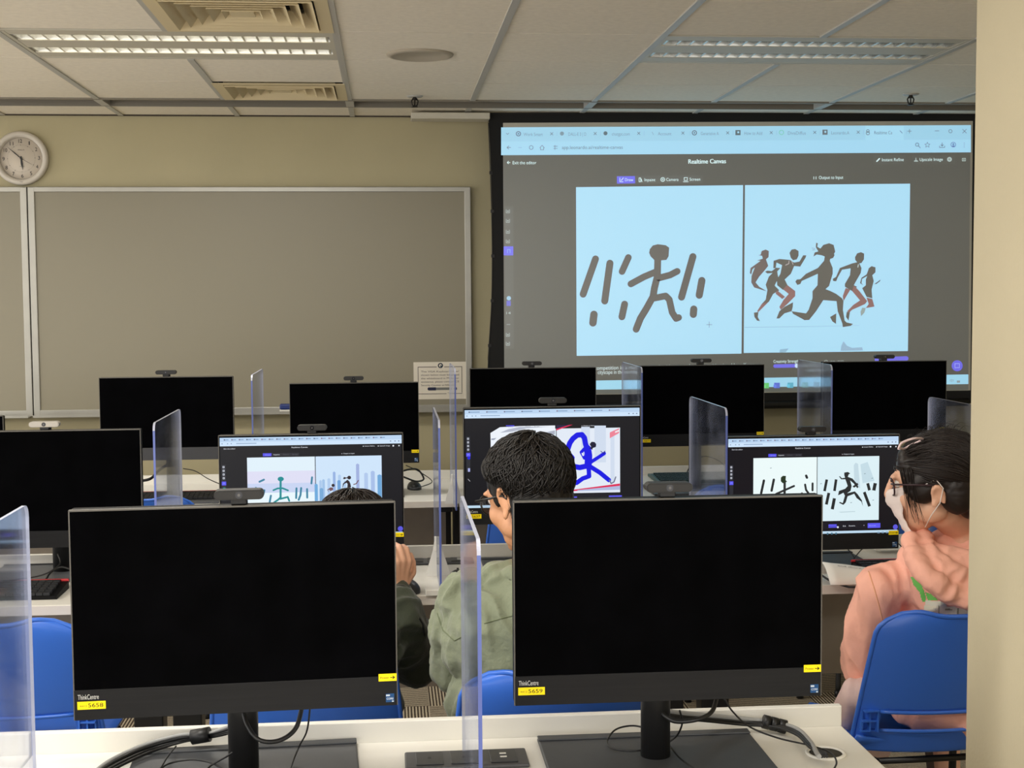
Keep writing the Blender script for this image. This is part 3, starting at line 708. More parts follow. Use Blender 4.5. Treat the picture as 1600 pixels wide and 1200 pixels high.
# power modules let into the desks
def power(px, Y, w, label, dy=.05):
    x = P(px, 1000, Y).x
    root = empty('desk_socket_panel', (x, Y, DZ)); tag(root, label, 'socket', 'desk socket panels')
    mb = MB(); mb.box(-w / 2, -dy, .0003, w / 2, dy, .008, mat('socket_charcoal', (66, 66, 68), .45), bev=.003); mb.build('panel', None, root)
    for k, xx in enumerate((-.3, -.02, .3)):
        mb = MB(); mb.box((xx - .11) * w, -dy * .75, .0082, (xx + .11) * w, dy * .75, .0105, mat('socket_dark', (44, 44, 46), .4), bev=.001); o = mb.build('socket_plate', None, root)
        mb = MB()
        if k == 2:
            mb.box(xx * w - .006, -.012, .0106, xx * w + .006, -.006, .0112, WHITE); mb.box(xx * w - .006, .006, .0106, xx * w + .006, .012, .0112, WHITE)
        else: mb.box(xx * w - .003, -.004, .0106, xx * w + .003, .006, .0112, BLACKMET)
        mb.build('socket_opening', None, o)
power(727, 2.47, .225, 'dark socket panel in the nearest desk between the two monitors', .045)
power(684, 4.36, .235, 'dark socket panel in the middle desk behind the clear divider foot', .04)

# ================================================================== monitors
MW = .54
NODE = []
def solve(tl, tr, yaw):
    n = V((math.sin(yaw), -math.cos(yaw), 0)); n = V((-math.sin(yaw), math.cos(yaw), 0))
    def hit(px, py, d):
        r = ray(px, py); return EYE + r * (d / r.dot(n))
    a, b = hit(*tl, 1), hit(*tr, 1); d = MW / (V((b.x - a.x, b.y - a.y)).length)
    a, b = hit(*tl, d), hit(*tr, d); return (a + b) / 2
def monitor(tl, tr, label, yaw=0, h=.354, chin=.052, art=None, num=None, chinm=None, power_=True, column_r=.027, group=None, dispm=None):
    c = solve(tl, tr, yaw); zt = c.z - DZ
    root = empty('computer_monitor', (c.x, c.y, DZ), yaw); tag(root, label, 'monitor', group)
    zb = zt - h; w = MW / 2
    mb = MB(); mb.box(-w, .0, zb, w, .034, zt, BLK, bev=.004); mb.box(-w * .62, .03, zb + .05, w * .62, .062, zt - .06, BLK, bev=.012)
    mb.box(-w, -.0012, zt - .0022, w, .006, zt + .0006, BEZEDGE); mb.box(-w - .0006, -.0012, zb, -w + .0016, .006, zt, BEZEDGE); mb.box(w - .0016, -.0012, zb, w + .0006, .006, zt, BEZEDGE)
    mb.build('housing', None, root)
    mb = MB(); mb.box(-w + .0018, -.0022, zb + chin, w - .0018, .001, zt - .0024, dispm or GLASSBLK); mb.build('display', None, root)
    mb = MB(); mb.box(-w + .001, -.003, zb, w - .001, .002, zb + chin - .0008, chinm or CHIN, bev=.0008); ch = mb.build('lower_bezel', None, root)
    r = column_r
    mb = MB(); mb.cyl((0, .125, .009), (0, .125, zb + .16), r, m=BLACKMET, n=28); mb.box(-.04, .05, zb + .1, .04, .13, zb + .2, BLACKMET, bev=.01); mb.build('stand_column', None, root)
    mb = MB(); mb.box(-.205, -.02, 0.0003, .205, .25, .009, BASEM, bev=.003); mb.box(-.205, .225, .009, .205, .25, .0125, BASEM, bev=.0015); mb.build('stand_base', None, root)
    ar = Art(lambda x, y, off: V((x, -.0032 - off, y)), .0002)
    if num:
        z0 = zb + chin - .0105
        s_ = Art(lambda x, y, off: V((x, -.0032 - off, y)), .0002)
        s_.text(-w + .007, z0 - .006, -w + .041, .0085, 'ThinkCentre', (200, 200, 196), up=1); s_.build('maker_name', ART_PRINT, ch)
        s_ = Art(lambda x, y, off: V((x, -.0032 - off, y)), .0002)
        s_.rect(-w + .006, z0 - .023, -w + .052, z0 - .0095, (250, 222, 10), 1); s_.text(-w + .0095, z0 - .0185, -w + .021, .003, '4412', (120, 100, 20), 2, ) if 0 else s_.text(-w + .0095, z0 - .0185, -w + .0215, .003, '4412', (110, 92, 20), 2, up=1)
        s_.text(-w + .0235, z0 - .0195, -w + .048, .0068, num, (30, 28, 10), 2, up=1); s_.build('asset_label', ART_PRINT, ch)
    if power_:
        s_ = Art(lambda x, y, off: V((x, -.0032 - off, y)), .0002)
        s_.rect(w - .032, zb + chin - .009, w - .001, zb + chin + .004, (250, 222, 10), 1); s_.text(w - .029, zb + chin - .0045, w - .014, .0036, 'Power', (90, 80, 20), 2, up=1)
        s_.stroke([(w - .0115, zb + chin - .0028), (w - .005, zb + chin - .0028)], .0012, (20, 20, 10), 2); s_.stroke([(w - .0075, zb + chin - .0005), (w - .0045, zb + chin - .0028), (w - .0075, zb + chin - .005)], .0012, (20, 20, 10), 2)
        s_.build('power_label', ART_PRINT, ch)
        s_ = Art(lambda x, y, off: V((x, -.0032 - off, y)), .0002)
        s_.rect(w - .020, zb + .006, w - .0055, zb + .021, (22, 70, 120), 1); s_.rect(w - .0195, zb + .0165, w - .013, zb + .0195, (190, 200, 210), 2)
        s_.text(w - .0185, zb + .0105, w - .007, .0035, 'CORE', (220, 230, 240), 2, up=1); s_.rect(w - .0095, zb + .0065, w - .0065, zb + .0085, (200, 210, 220), 2); s_.build('processor_badge', ART_PRINT, ch)
    if art:
        d0, d1 = -w + .004, w - .004; top = zt - .0065
        a_ = Art(lambda u, v, off: V((d0 + (d1 - d0) * u, -.0026 - off, top - v * (d1 - d0))), .0002)
        art(a_); a_.build('lit_picture', ART_LCD, root)
    NODE.append((root, zt, c)); return root, c, zt
def webcam(mon, label, dx=0, silver=False, w=.078, dz=0, group=None):
    root_m, c, zt = mon
    yaw = root_m.rotation_euler.z
    p = V((c.x, c.y, 0)) + Matrix.Rotation(yaw, 3, 'Z') @ V((dx, .012, 0))
    root = empty('webcam', (p.x, p.y, DZ + zt + .0012), yaw); tag(root, label, 'webcam', group)
    body = mat('webcam_silver', (176, 170, 160), .35, metal=.3) if silver else mat('webcam_charcoal', (27, 26, 25), .5)
    mb = MB(); n = 20
    hw = w / 2; r = .0082
    prof = [(-hw + r - r * math.cos(a), r * math.sin(a)) for a in [PI / 2 * k / 6 for k in range(0, 0)]]
    pts = []
    for k in range(9): a = PI / 2 + PI * k / 8; pts.append((-hw + r + r * math.cos(a), .0175 + dz + r * math.sin(a)))
    for k in range(9): a = -PI / 2 + PI * k / 8; pts.append((hw - r + r * math.cos(a), .0175 + dz + r * math.sin(a)))
    mb.prism(pts, 'y', -.016, .014, body)
    bmesh.ops.recalc_face_normals(mb.bm, faces=mb.bm.faces[:])
    bmesh.ops.bevel(mb.bm, geom=[e for e in mb.bm.edges if abs(e.verts[0].co.y - e.verts[1].co.y) < 1e-5], offset=.002, segments=2, affect='EDGES')
    mb.build('body', None, root)
    mb = MB(); mb.cyl((0, -.0165, .0175 + dz), (0, -.0155, .0175 + dz), .0062, m=mat('webcam_lens', (30, 30, 34), .12), n=20); mb.cyl((0, -.0172, .0175 + dz), (0, -.016, .0175 + dz), .0025, m=mat('lens_dot', (86, 84, 84), .2)); mb.build('lens', None, root)
    mb = MB(); mb.box(-.014, -.006, 0, .012, .012, .011 + dz, BLACKMET, bev=.0015); mb.box(-.012, .026, -.05, .012, .03, .006, BLACKMET); mb.box(-.012, -.004, .003, .012, .03, .007, BLACKMET); mb.build('mount_clip', None, root)
    return root

CB = (206, 228, 250); CB2 = (186, 212, 240)
def ui(a, tabs_dense=True, title=True, tools=((0, 0, 0),)):
    a.rect(0, 0, 1, .573, (13, 14, 22), 0)
    a.rect(0, 0, 1, .024, CB2, 1); a.rect(0, .024, 1, .047, CB, 1)
    rnd = random.Random(3)
    n = 22 if tabs_dense else 9
    for k in range(n):
        u = .03 + .9 * k / n; w_ = .9 / n * (.45 if tabs_dense else .55)
        a.rect(u, .0095, u + w_, .0145, (130, 160, 196), 2); a.disc(u - .004, .012, .004, (70 + rnd.randrange(60), 90, 120), 2, 8)
    a.rect(.01, .031, .016, .036, (120, 145, 175), 2); a.rect(.04, .031, .046, .036, (120, 145, 175), 2); a.rect(.06, .031, .066, .036, (120, 145, 175), 2); a.rect(.09, .0305, .2, .0355, (150, 175, 205), 2)
    for u in (.935, .96, .98): a.rect(u, .030, u + .007, .036, (110, 130, 160), 2)
    LWc = (226, 230, 240)
    if title:
        a.text(.022, .0645, .085, .0065, 'Exit the editor', LWc); a.text(.392, .063, .48, .008, 'Realtime Canvas', LWc)
        a.text(.795, .0615, .85, .006, 'Instant Refine', LWc); a.text(.878, .0615, .935, .006, 'Upscale Image', LWc); a.disc(.787, .0595, .003, LWc, 2, 8); a.disc(.87, .0595, .003, LWc, 2, 8); a.disc(.953, .0595, .005, LWc, 2, 10); a.disc(.985, .0595, .004, LWc, 2, 8)
    a.rect(.234, .09, .432, .106, (40, 40, 48), 1); a.rect(.234, .0895, .281, .1065, (86, 80, 236), 2); a.text(.247, .102, .276, .007, 'Draw', (150, 160, 250), 3)
    a.text(.293, .101, .326, .006, 'Inpaint', LWc, 3); a.text(.345, .101, .375, .006, 'Camera', (92, 92, 100), 3); a.text(.395, .101, .425, .006, 'Screen', (92, 92, 100), 3)
    a.text(.676, .101, .738, .006, 'Output to Input', LWc, 3); a.disc(.668, .099, .002, LWc, 3, 8)
    a.rect(.147, .1125, .5185, .484, (224, 240, 250), 1); a.rect(.5225, .1125, .887, .484, (224, 240, 250), 1)
    a.rect(.008, .15, .03, .35, (40, 42, 50), 1)
    for k in range(4): a.rect(.013, .157 + .0205 * k, .0235, .168 + .0205 * k, (200, 204, 216), 2); a.rect(.016, .160 + .0205 * k, .02, .165 + .0205 * k, (60, 60, 70), 3)
    a.rect(.007, .243, .031, .264, (86, 80, 236), 2); a.stroke([(.015, .259), (.015, .25), (.023, .25), (.023, .259)], .002, (150, 160, 250), 3)
    a.rect(.147, .49, .887, .535, (24, 25, 34), 1)
    a.rect(.59, .504, .638, .514, (96, 90, 240), 2); a.rect(.59, .516, .648, .523, (96, 90, 240), 2); a.disc(.645, .521, .006, (226, 230, 240), 3, 10)
    a.text(.675, .519, .692, .008, '0.6', LWc, 2); a.text(.71, .518, .748, .007, 'Dynamic', LWc, 2); a.disc(.8, .514, .003, (150, 150, 170), 2, 8)
    a.rect(.822, .502, .897, .53, (92, 88, 240), 2); a.text(.83, .519, .87, .007, 'Generate', (170, 176, 255), 3)
    a.disc(.987, .527, .0145, (92, 88, 220), 2, 20)
    a.rect(0, .5435, 1, .573, (190, 218, 238), 1)
    for u in (.585, .61, .635): a.disc(u, .558, .006, (70, 110, 130), 2, 10)
    for u in (.88, .905, .93, .96): a.rect(u, .554, u + .015, .562, (120, 150, 176), 2)
def art_left(a):
    ui(a)
    f = lambda pts: [((x - 60) / 1475, (y - 70 + .0156 * (x - 60)) / 1475) for x, y in pts]
    a.rect(.147, .19, .5185, .258, (222, 222, 244), 2); a.rect(.147, .258, .5185, .31, (200, 212, 242), 2); a.rect(.147, .31, .5185, .484, (232, 246, 252), 2)
    T = (26, 140, 146); T2 = (60, 130, 160)
    a.disc(*f([(546, 408)])[0], .017, T, 3, 16, .013)
    for pts, w in (([(545, 420), (542, 560)], 17), ([(485, 500), (520, 485), (560, 484), (603, 502)], 14), ([(542, 560), (520, 580), (488, 602)], 15), ([(540, 572), (600, 556), (612, 588)], 15)): a.stroke(f(pts), w / 1475, T, 4)
    for pts in ([(374, 430), (410, 413)], [(344, 480), (325, 520)], [(412, 500), (405, 530), (398, 545)], [(464, 545), (452, 605)], [(672, 485), (668, 565)], [(710, 483), (704, 540), (688, 580)], [(758, 492), (758, 562)], [(800, 395), (794, 445)]): a.stroke(f(pts), 16 / 1475, T2, 3)
    a.rect(.5225, .1125, .887, .484, (206, 228, 250), 2)
    for x, y0, w, c in ((832, 455, 26, (110, 170, 220)), (868, 425, 20, (170, 200, 236)), (892, 418, 22, (160, 194, 232)), (936, 410, 24, (176, 204, 238)), (980, 355, 22, (150, 178, 226)), (1023, 380, 24, (176, 204, 238)), (1018, 425, 26, (110, 160, 214)), (1066, 430, 18, (170, 200, 236)), (1172, 290, 26, (160, 176, 222)), (1240, 365, 30, (176, 200, 236)), (1295, 350, 32, (166, 190, 232)), (1350, 380, 34, (110, 166, 216)), (875, 490, 30, (120, 170, 216))):
        a.poly(f([(x - w / 2, 590), (x - w / 2, y0), (x, y0 - 8), (x + w / 2, y0), (x + w / 2, 590)]), c, 3 if c[0] > 130 else 4)
    B = (46, 34, 40)
    a.disc(*f([(1102, 398)])[0], .0105, B, 5, 12); a.poly(f([(1052, 408), (1060, 392), (1078, 398), (1096, 392), (1096, 404), (1078, 404), (1062, 412)]), B, 5)
    a.poly(f([(1088, 415), (1102, 428), (1112, 450), (1116, 478), (1086, 480), (1088, 450), (1080, 440), (1058, 452), (1050, 480), (1046, 478), (1050, 448), (1070, 430)]), B, 5)
    a.stroke(f([(1138, 455), (1160, 448), (1176, 422)]), .005, (110, 70, 70), 5)
    a.disc(*f([(970, 462)])[0], .009, B, 5, 12); a.poly(f([(950, 478), (968, 480), (970, 500), (946, 510), (940, 498), (926, 500), (938, 515), (934, 516), (920, 498)]), (120, 84, 90), 5)
    a.disc(.02, .284, .0085, (30, 150, 120), 3, 16)
def art_mid(a):
    ui(a, False, False)
    f = lambda pts: [((x - 28) / 1517, (y - 105 + .0132 * (x - 28)) / 1517) for x, y in pts]
    a.poly(f([(250, 380), (248, 300), (330, 250), (500, 243), (808, 238), (806, 360), (806, 700), (250, 700)]), (236, 242, 250), 2)
    a.poly(f([(248, 243), (500, 243), (330, 252), (248, 302)]), (13, 14, 22), 3)
    a.poly(f([(330, 300), (400, 270), (500, 250), (760, 248), (560, 262), (440, 290)]), (178, 184, 200), 3); a.poly(f([(640, 315), (806, 280), (806, 315), (700, 335)]), (170, 176, 192), 3); a.poly(f([(255, 350), (300, 345), (280, 362), (255, 362)]), (150, 160, 180), 3)
    a.rect(.5225, .1125, .887, .484, (226, 234, 246), 2)
    a.poly(f([(818, 236), (960, 232), (860, 262), (818, 276)]), (40, 30, 66), 3); a.poly(f([(960, 232), (930, 234), (818, 268), (818, 282)]), (222, 40, 86), 4)
    for x0, x1, y0, y1 in ((1035, 1110, 250, 440), (1150, 1250, 240, 560), (1290, 1325, 330, 740)): a.poly(f([(x0, y0), (x1, y0), (x1, y1), (x0, y1)]), (208, 220, 238), 3)
    a.poly(f([(1284, 300), (1366, 262), (1366, 305), (1284, 350)]), (236, 130, 150), 4); a.poly(f([(1330, 290), (1366, 275), (1366, 292), (1330, 305)]), (240, 225, 232), 5)
    a.poly(f([(820, 815), (1372, 745), (1372, 775), (820, 822)]), (222, 40, 86), 4); a.poly(f([(1000, 800), (1372, 765), (1372, 800), (1000, 808)]), (176, 186, 222), 4)
    U = (10, 12, 226)
    for pts, w in (([(918, 440), (935, 390), (962, 352), (1000, 322), (1040, 318), (1062, 345), (1072, 400), (1085, 440)], 36), ([(918, 440), (930, 480), (962, 518)], 24), ([(1088, 440), (1098, 500), (1095, 570)], 50), ([(1072, 430), (1034, 470), (1062, 522)], 22),
                   ([(1105, 565), (1180, 518), (1235, 482)], 24), ([(1085, 590), (1020, 604), (960, 592)], 36), ([(1110, 595), (1195, 648), (1275, 714)], 30), ([(1098, 600), (1102, 680), (1045, 700), (992, 738)], 30)): a.stroke(f(pts), w * 1.3 / 1517, U, 5)
    a.poly(f([(1036, 478), (1052, 475), (1060, 500), (1046, 505)]), (226, 234, 246), 6)
    a.poly(f([(1108, 400), (1125, 380), (1150, 382), (1165, 400), (1162, 425), (1135, 435), (1130, 452), (1118, 440), (1102, 440), (1120, 425)]), (20, 20, 50), 6)
    a.stroke(f([(1225, 480), (1205, 462)]), .004, (20, 20, 120), 6); a.stroke(f([(1232, 482), (1240, 462)]), .005, (20, 20, 120), 6)
    a.stroke(f([(1280, 715), (1295, 745), (1320, 730), (1335, 688)]), .007, (110, 116, 140), 6); a.stroke(f([(985, 735), (978, 750)]), .007, (110, 116, 140), 6)
    a.disc(.022, .272, .0085, (20, 24, 226), 3, 16); a.rect(.016, .33, .028, .35, (170, 176, 230), 3); a.stroke([(.016, .392), (.027, .404)], .003, (170, 170, 180), 3)
def art_right(a):
    ui(a)
    f = lambda pts: [((x - 93) / 1415, (y - 67 + .007 * (x - 93)) / 1415) for x, y in pts]
    a.rect(.147, .1125, .5185, .484, (236, 250, 250), 2); a.rect(.5225, .1125, .887, .484, (220, 240, 246), 2)
    B = (38, 42, 44)
    for pts, w in (([(388, 408), (366, 510)], 20), ([(470, 402), (452, 490)], 20), ([(560, 420), (560, 530)], 20), ([(490, 518), (638, 455)], 17), ([(560, 540), (600, 530), (625, 560)], 20), ([(738, 372), (745, 388)], 20), ([(730, 445), (738, 488), (758, 515)], 17), ([(792, 436), (792, 492)], 17), ([(704, 516), (708, 540)], 17), ([(395, 545), (393, 600)], 18)): a.stroke(f(pts), w / 1415, B, 3)
    a.poly(f([(528, 385), (545, 370), (570, 372), (568, 405), (580, 420), (560, 425), (545, 432), (528, 415)]), (36, 52, 34), 4)
    a.poly(f([(1135, 290), (1150, 270), (1170, 280), (1190, 480), (1165, 470), (1140, 430)]), (196, 218, 228), 3); a.poly(f([(1190, 285), (1250, 265), (1310, 420), (1210, 440)]), (196, 220, 230), 3)
    for (x0, y0), (x1, y1), w in (((910, 405), (892, 500), 22), ((988, 405), (975, 500), 22), ((928, 515), (908, 610), 24), ((975, 560), (958, 650), 26), ((1224, 512), (1270, 630), 24), ((1252, 440), (1268, 498), 24), ((1316, 440), (1304, 500), 28)): a.stroke(f([(x0, y0), (x1, y1)]), w / 1415, B, 4, False)
    for k in range(0): pass
    a.poly(f([(1055, 350), (1085, 345), (1105, 358), (1092, 366), (1085, 385), (1125, 400), (1160, 440), (1175, 470), (1165, 480), (1135, 440), (1105, 415), (1118, 460), (1110, 500), (1080, 520), (1145, 505), (1170, 530), (1205, 580), (1215, 630), (1200, 590), (1160, 560), (1140, 525), (1085, 545), (1070, 595), (1050, 615), (1015, 598), (1020, 590), (1045, 600), (1062, 540), (1050, 515), (1020, 530), (1005, 535), (1012, 500), (1065, 482), (1085, 460), (1065, 405), (1030, 405), (1012, 382), (1018, 378), (1036, 396), (1062, 392), (1055, 370)]), B, 5)
    a.poly(f([(1125, 465), (1165, 435), (1175, 450), (1140, 475)]), B, 5)
    a.poly(f([(1010, 672), (1150, 668), (1150, 674), (1030, 678)]), (190, 212, 220), 3)
    for x, y in ((445, 307), (862, 440), (1228, 362), (1290, 400), (1300, 580), (1115, 598)): a.stroke(f([(x - 5, y), (x + 5, y - 2)]), .003, (110, 130, 140), 4)

G1 = 'large unlit monitors of the nearest row'; G2 = 'monitors of the middle row'; G3 = 'unlit monitors of the back row'
L1 = monitor((107, 797), (617, 784.5), 'large unlit black monitor in the foreground on the left, yellow label 5658', math.radians(3), num='5658', group=G1)
R1m = monitor((802, 785), (1285, 772.5), 'large unlit black monitor in the foreground on the right, yellow label 5659', 0, num='5659', group=G1)
K2 = monitor((-70, 676), (219, 669.5), 'unlit monitor at the left edge in the middle row, under a silver webcam', 0, group=G2, power_=False)
L2 = monitor((341, 680.7), (629.5, 676), 'lit middle row monitor showing teal stick drawing and a blue skyline', 0, art=art_left, group=G2)
M2 = monitor((723.7, 638), (1001, 633), 'lit middle row monitor showing a deep blue runner, behind the short-haired head', 0, art=art_mid, num='5637', group=G2)
R2 = monitor((1135.5, 682), (1405.5, 678.7), 'lit middle row monitor showing black strokes and a black runner', 0, art=art_right, group=G2)
A3 = monitor((154.5, 591), (363.7, 587), 'unlit back row monitor on the left, standing clear in front of the whiteboard', 0, h=.343, group=G3, power_=False, chinm=mat('grey_bezel', (58, 58, 59), .5))
B3 = monitor((452, 598.7), (653.7, 597.5), 'unlit back row monitor beside the printed whiteboard notice', 0, h=.343, group=G3)
C3 = monitor((734, 577), (931, 572.5), 'unlit back row monitor at the lower left corner of the projection screen', 0, h=.343, group=G3)
D3m = monitor((997.5, 572), (1194, 568.7), 'unlit back row monitor below the middle of the projection screen, above the teal keyboard', 0, h=.343, num='5671', group=G3)
E3 = monitor((1286, 566.5), (1479, 562), 'unlit back row monitor behind the hoodie person, below the screen right end', 0, h=.343, group=G3)
Z3 = monitor((-200, 653), (4.5, 649.5), 'sliver of an unlit back row monitor at the extreme left edge', 0, h=.26, group=G3, power_=False)
WG = 'webcams clipped on the monitors'
webcam(L1, 'black webcam on the left foreground monitor with label 5658', .008, w=.083, group=WG)
webcam(R1m, 'black webcam on the right foreground monitor with label 5659', 0, w=.081, group=WG)
webcam(K2, 'silver webcam on the unlit monitor at the left edge', -.012, True, w=.088, group=WG)
webcam(L2, 'dark webcam above the monitor with the blue skyline', .003, w=.087, group=WG)
webcam(M2, 'dark webcam above the monitor with the deep blue runner', .002, False, w=.084, group=WG)
webcam(R2, 'dark webcam above the monitor with black strokes', -.002, w=.083, group=WG)
webcam(A3, 'small webcam on the back row monitor under the whiteboard left part', -.001, w=.084, group=WG)
webcam(B3, 'small webcam on the back row monitor beside the printed notice', -.002, w=.084, group=WG)
webcam(C3, 'small webcam on the back row monitor at the screen lower left corner', -.004, w=.084, group=WG)
webcam(D3m, 'small webcam on the back row monitor below the screen middle', 0, w=.086, group=WG)
webcam(E3, 'small webcam on the back row monitor behind the hoodie person', 0, w=.084, group=WG)

# ================================================================== clear dividers
def divider(pn, Yn_, Yf, label, foot=True, foot_y=None, yaw=0):
    # pn: photo position of the near top corner
    p = P(pn[0], pn[1], Yn_); x = p.x; zt = p.z - DZ; L = Yf - Yn_
    root = empty('acrylic_divider', (x, Yn_, DZ), yaw); tag(root, label, 'divider', 'clear acrylic desk dividers')
    r = .022; z0 = .002
    out = [(0, z0), (L, z0)]
    for k in range(6): a = PI / 2 * k / 5; out.append((L - r + r * math.cos(a), zt - r + r * math.sin(a)))
    for k in range(6): a = PI / 2 + PI / 2 * k / 5; out.append((r + r * math.cos(a), zt - r + r * math.sin(a)))
    mb = MB(); t = .003
    A = [mb.bm.verts.new((-t, a, b)) for a, b in out]; B = [mb.bm.verts.new((t, a, b)) for a, b in out]
    f1 = mb.bm.faces.new(A[::-1]); f2 = mb.bm.faces.new(B); f1.material_index = f2.material_index = mb.mi(ACR); mb.mi(ACREDGE); mb.mi(ACREDGE2)
    n = len(A)
    for k in range(n):
        f = mb.bm.faces.new((A[k], A[(k + 1) % n], B[(k + 1) % n], B[k]))
        near = (out[k][0] < .001 and out[(k + 1) % n][0] < .001)
        f.material_index = 1 if near else 2
    mb.build('panel', None, root, norm=False)
    if foot:
        y = foot_y if foot_y is not None else L * .45
        FR = mat('frosted_foot', (214, 212, 206), .4)
        mb = MB()
        for s in (-1, 1): mb.prism([(s * .0035, 0), (s * .038, 0), (s * .030, .03), (s * .016, .075), (s * .009, .115), (s * .0035, .115)][::s], 'y', y - .003, y + .003, FR)
        mb.box(-.010, y - .012, .08, -.0035, y + .012, .12, FR, bev=.001); mb.box(.0035, y - .012, .08, .010, y + .012, .12, FR, bev=.001)
        mb.build('foot', None, root)
    return root
divider((-86, 861), 2.02, 2.47, 'clear divider at the lower left corner, left of the 5658 monitor', foot=False)
divider((748, 845), 2.02, 2.50, 'clear divider seen nearly edge-on between the two foreground monitors', foot=False)
divider((240, 661), 3.93, 4.42, 'clear divider left of the blue skyline monitor')
divider((686, 657), 3.93, 4.42, 'clear divider seen edge-on between the skyline monitor and the short-haired head', foot_y=.22)
divider((1135.5, 638), 3.93, 4.42, 'clear divider left of the monitor with black strokes')
divider((1560, 640), 3.93, 4.46, 'clear divider right of the hoodie person, partly behind the column')
divider((393, 586), 5.40, 5.86, 'clear back row divider in front of the whiteboard middle')
divider((711, 576), 5.40, 5.86, 'clear back row divider beside the printed notice', foot_y=.2)
divider((1003, 574), 5.40, 5.86, 'clear back row divider at the left side of the monitor under the screen middle')
divider((1300, 570), 5.40, 5.86, 'clear back row divider in front of the projection screen taskbar, right')

# ================================================================== chairs
def chair(x, y, rz, label, H=.83, wide=.222):
    root = empty('stacking_chair', (x, y, 0), rz); tag(root, label, 'chair', 'blue plastic stacking chairs')
    # back: profile of half widths by height, slot low down, wrapped forward at the sides
    NZ, NX = 26, 25; zb0, zt0 = .44, H
    def hw(t):
        w = wide * (1 - .13 * t ** 1.6)
        if t > .86: w *= math.sqrt(max(0, 1 - ((t - .86) / .14) ** 2.4 * .5))
        return w
    def pt(u, t):
        w = hw(t); z = zb0 + (zt0 - zb0) * t
        z -= .012 * (1 - (2 * abs(u) - 1.3) ** 2 if abs(u) < 2 else 0) * (t > .9) * 0
        z += .010 * math.exp(-((abs(u) - .72) / .25) ** 2) * max(0, (t - .8) / .2) - .0
        y_ = -.195 - .085 * t + .055 * abs(u) ** 2.2 * (1 - .25 * t) + .02 * (1 - t) ** 3
        return V((u * w, y_, z))
    mb = MB(); g = [[mb.bm.verts.new(pt(-1 + 2 * i / (NX - 1), j / (NZ - 1))) for i in range(NX)] for j in range(NZ)]
    for j in range(NZ - 1):
        t = (j + .5) / (NZ - 1)
        for i in range(NX - 1):
            u = -1 + 2 * (i + .5) / (NX - 1)
            if .17 < t < .31 and abs(u) < .78: continue
            f = mb.bm.faces.new((g[j][i], g[j][i + 1], g[j + 1][i + 1], g[j + 1][i])); f.smooth = True
    o = mb.build('backrest', BLUE, root, norm=False)
    m = o.modifiers.new('thick', 'SOLIDIFY'); m.thickness = .006; m.offset = 0
    m = o.modifiers.new('sub', 'SUBSURF'); m.levels = m.render_levels = 1
    # rolled edge
    path = [pt(-1, t / 24) for t in range(0, 25)] + [pt(-1 + 2 * k / 20, 1) for k in range(1, 20)] + [pt(1, 1 - t / 24) for t in range(0, 25)]
    mb = MB(); mb.tube(path, .0062, BLUE, 8); 
    for t0 in (.17, .31): mb.tube([pt(-.78 + 1.56 * k / 16, t0) + V((0, -.004, 0)) for k in range(17)], .005, BLUE, 8)
    mb.build('rolled_rim', None, root)
    for s in (-1, 1):   # ribbed pockets beside the slot
        mb = MB()
        for a in (.80, .88, .96):
            p = pt(s * a, .24); mb.box(p.x - .002, p.y - .016, zb0 + .17 * (H - zb0), p.x + .002, p.y, zb0 + .32 * (H - zb0), BLUE)
        for t in (.17, .245, .32):
            p = pt(s * .80, t); q = pt(s * .97, t); mb.box(min(p.x, q.x), p.y - .012, p.z - .002, max(p.x, q.x), p.y + .004, p.z + .002, BLUE)
        mb.build('side_rib', None, root)
    mb = MB(); NS = 17; N2 = 19
    def sp(u, s):
        w = wide * (1.0 - .04 * s); y_ = -.17 + .40 * s
        z = .44 + .012 * s + .018 * abs(u) ** 3 - .012 * math.sin(PI * s) - (max(0, s - .85) / .15) ** 2 * .03 + (max(0, .12 - s) / .12) ** 2 * .03
        return V((u * w, y_, z))
    g = [[mb.bm.verts.new(sp(-1 + 2 * i / (N2 - 1), j / (NS - 1))) for i in range(N2)] for j in range(NS)]
    for j in range(NS - 1):
        for i in range(N2 - 1):
            f = mb.bm.faces.new((g[j][i], g[j][i + 1], g[j + 1][i + 1], g[j + 1][i])); f.smooth = True
    o = mb.build('seat', BLUE, root, norm=False); m = o.modifiers.new('thick', 'SOLIDIFY'); m.thickness = .007; m.offset = 1
    mb = MB()
    mb.tube([(-.17, -.15, .415), (.17, -.15, .415)], .009, BLACKMET); mb.tube([(-.17, .15, .415), (.17, .15, .415)], .009, BLACKMET)
    for s in (-1, 1): mb.tube([(s * .17, -.16, .415), (s * .17, .16, .415)], .009, BLACKMET)
    mb.tube([(-.2, -.2, .25), (.2, -.2, .25)], .007, BLACKMET)
    mb.build('frame', None, root)
    for sx in (-1, 1):
        for sy in (-1, 1):
            mb = MB(); mb.tube(catmull([(sx * .165, sy * .15, .42), (sx * .195, sy * .18, .38), (sx * .21, sy * .215, .2), (sx * .225, sy * .25, .006)], 5), .0105, BLACKMET, 10)
            o = mb.build('leg', None, root)
            mb = MB(); mb.cyl((sx * .225, sy * .25, 0), (sx * .224, sy * .248, .025), .014, m=BLACKMET, n=14); mb.build('glide', None, o)
    return root
def cx_(px, Y): return P(px, 1000, Y).x
chair(cx_(0, 3.45), 3.69, math.radians(-3), 'empty blue chair at the lower left corner, under the middle row desk', .80, .235)
chair(cx_(476, 3.08), 3.30, 0, 'blue chair of the person in the dark jacket, seen below the 5658 monitor')
chair(cx_(862, 2.80), 3.03, 0, 'blue chair of the person in the green shirt, behind the 5659 monitor', .815, .212)
chair(cx_(1482, 3.25), 3.47, math.radians(2), 'blue chair of the person in the peach hoodie', .81)
chair(cx_(229, 5.25), 5.47, 0, 'blue back row chair seen through the left divider', .842)
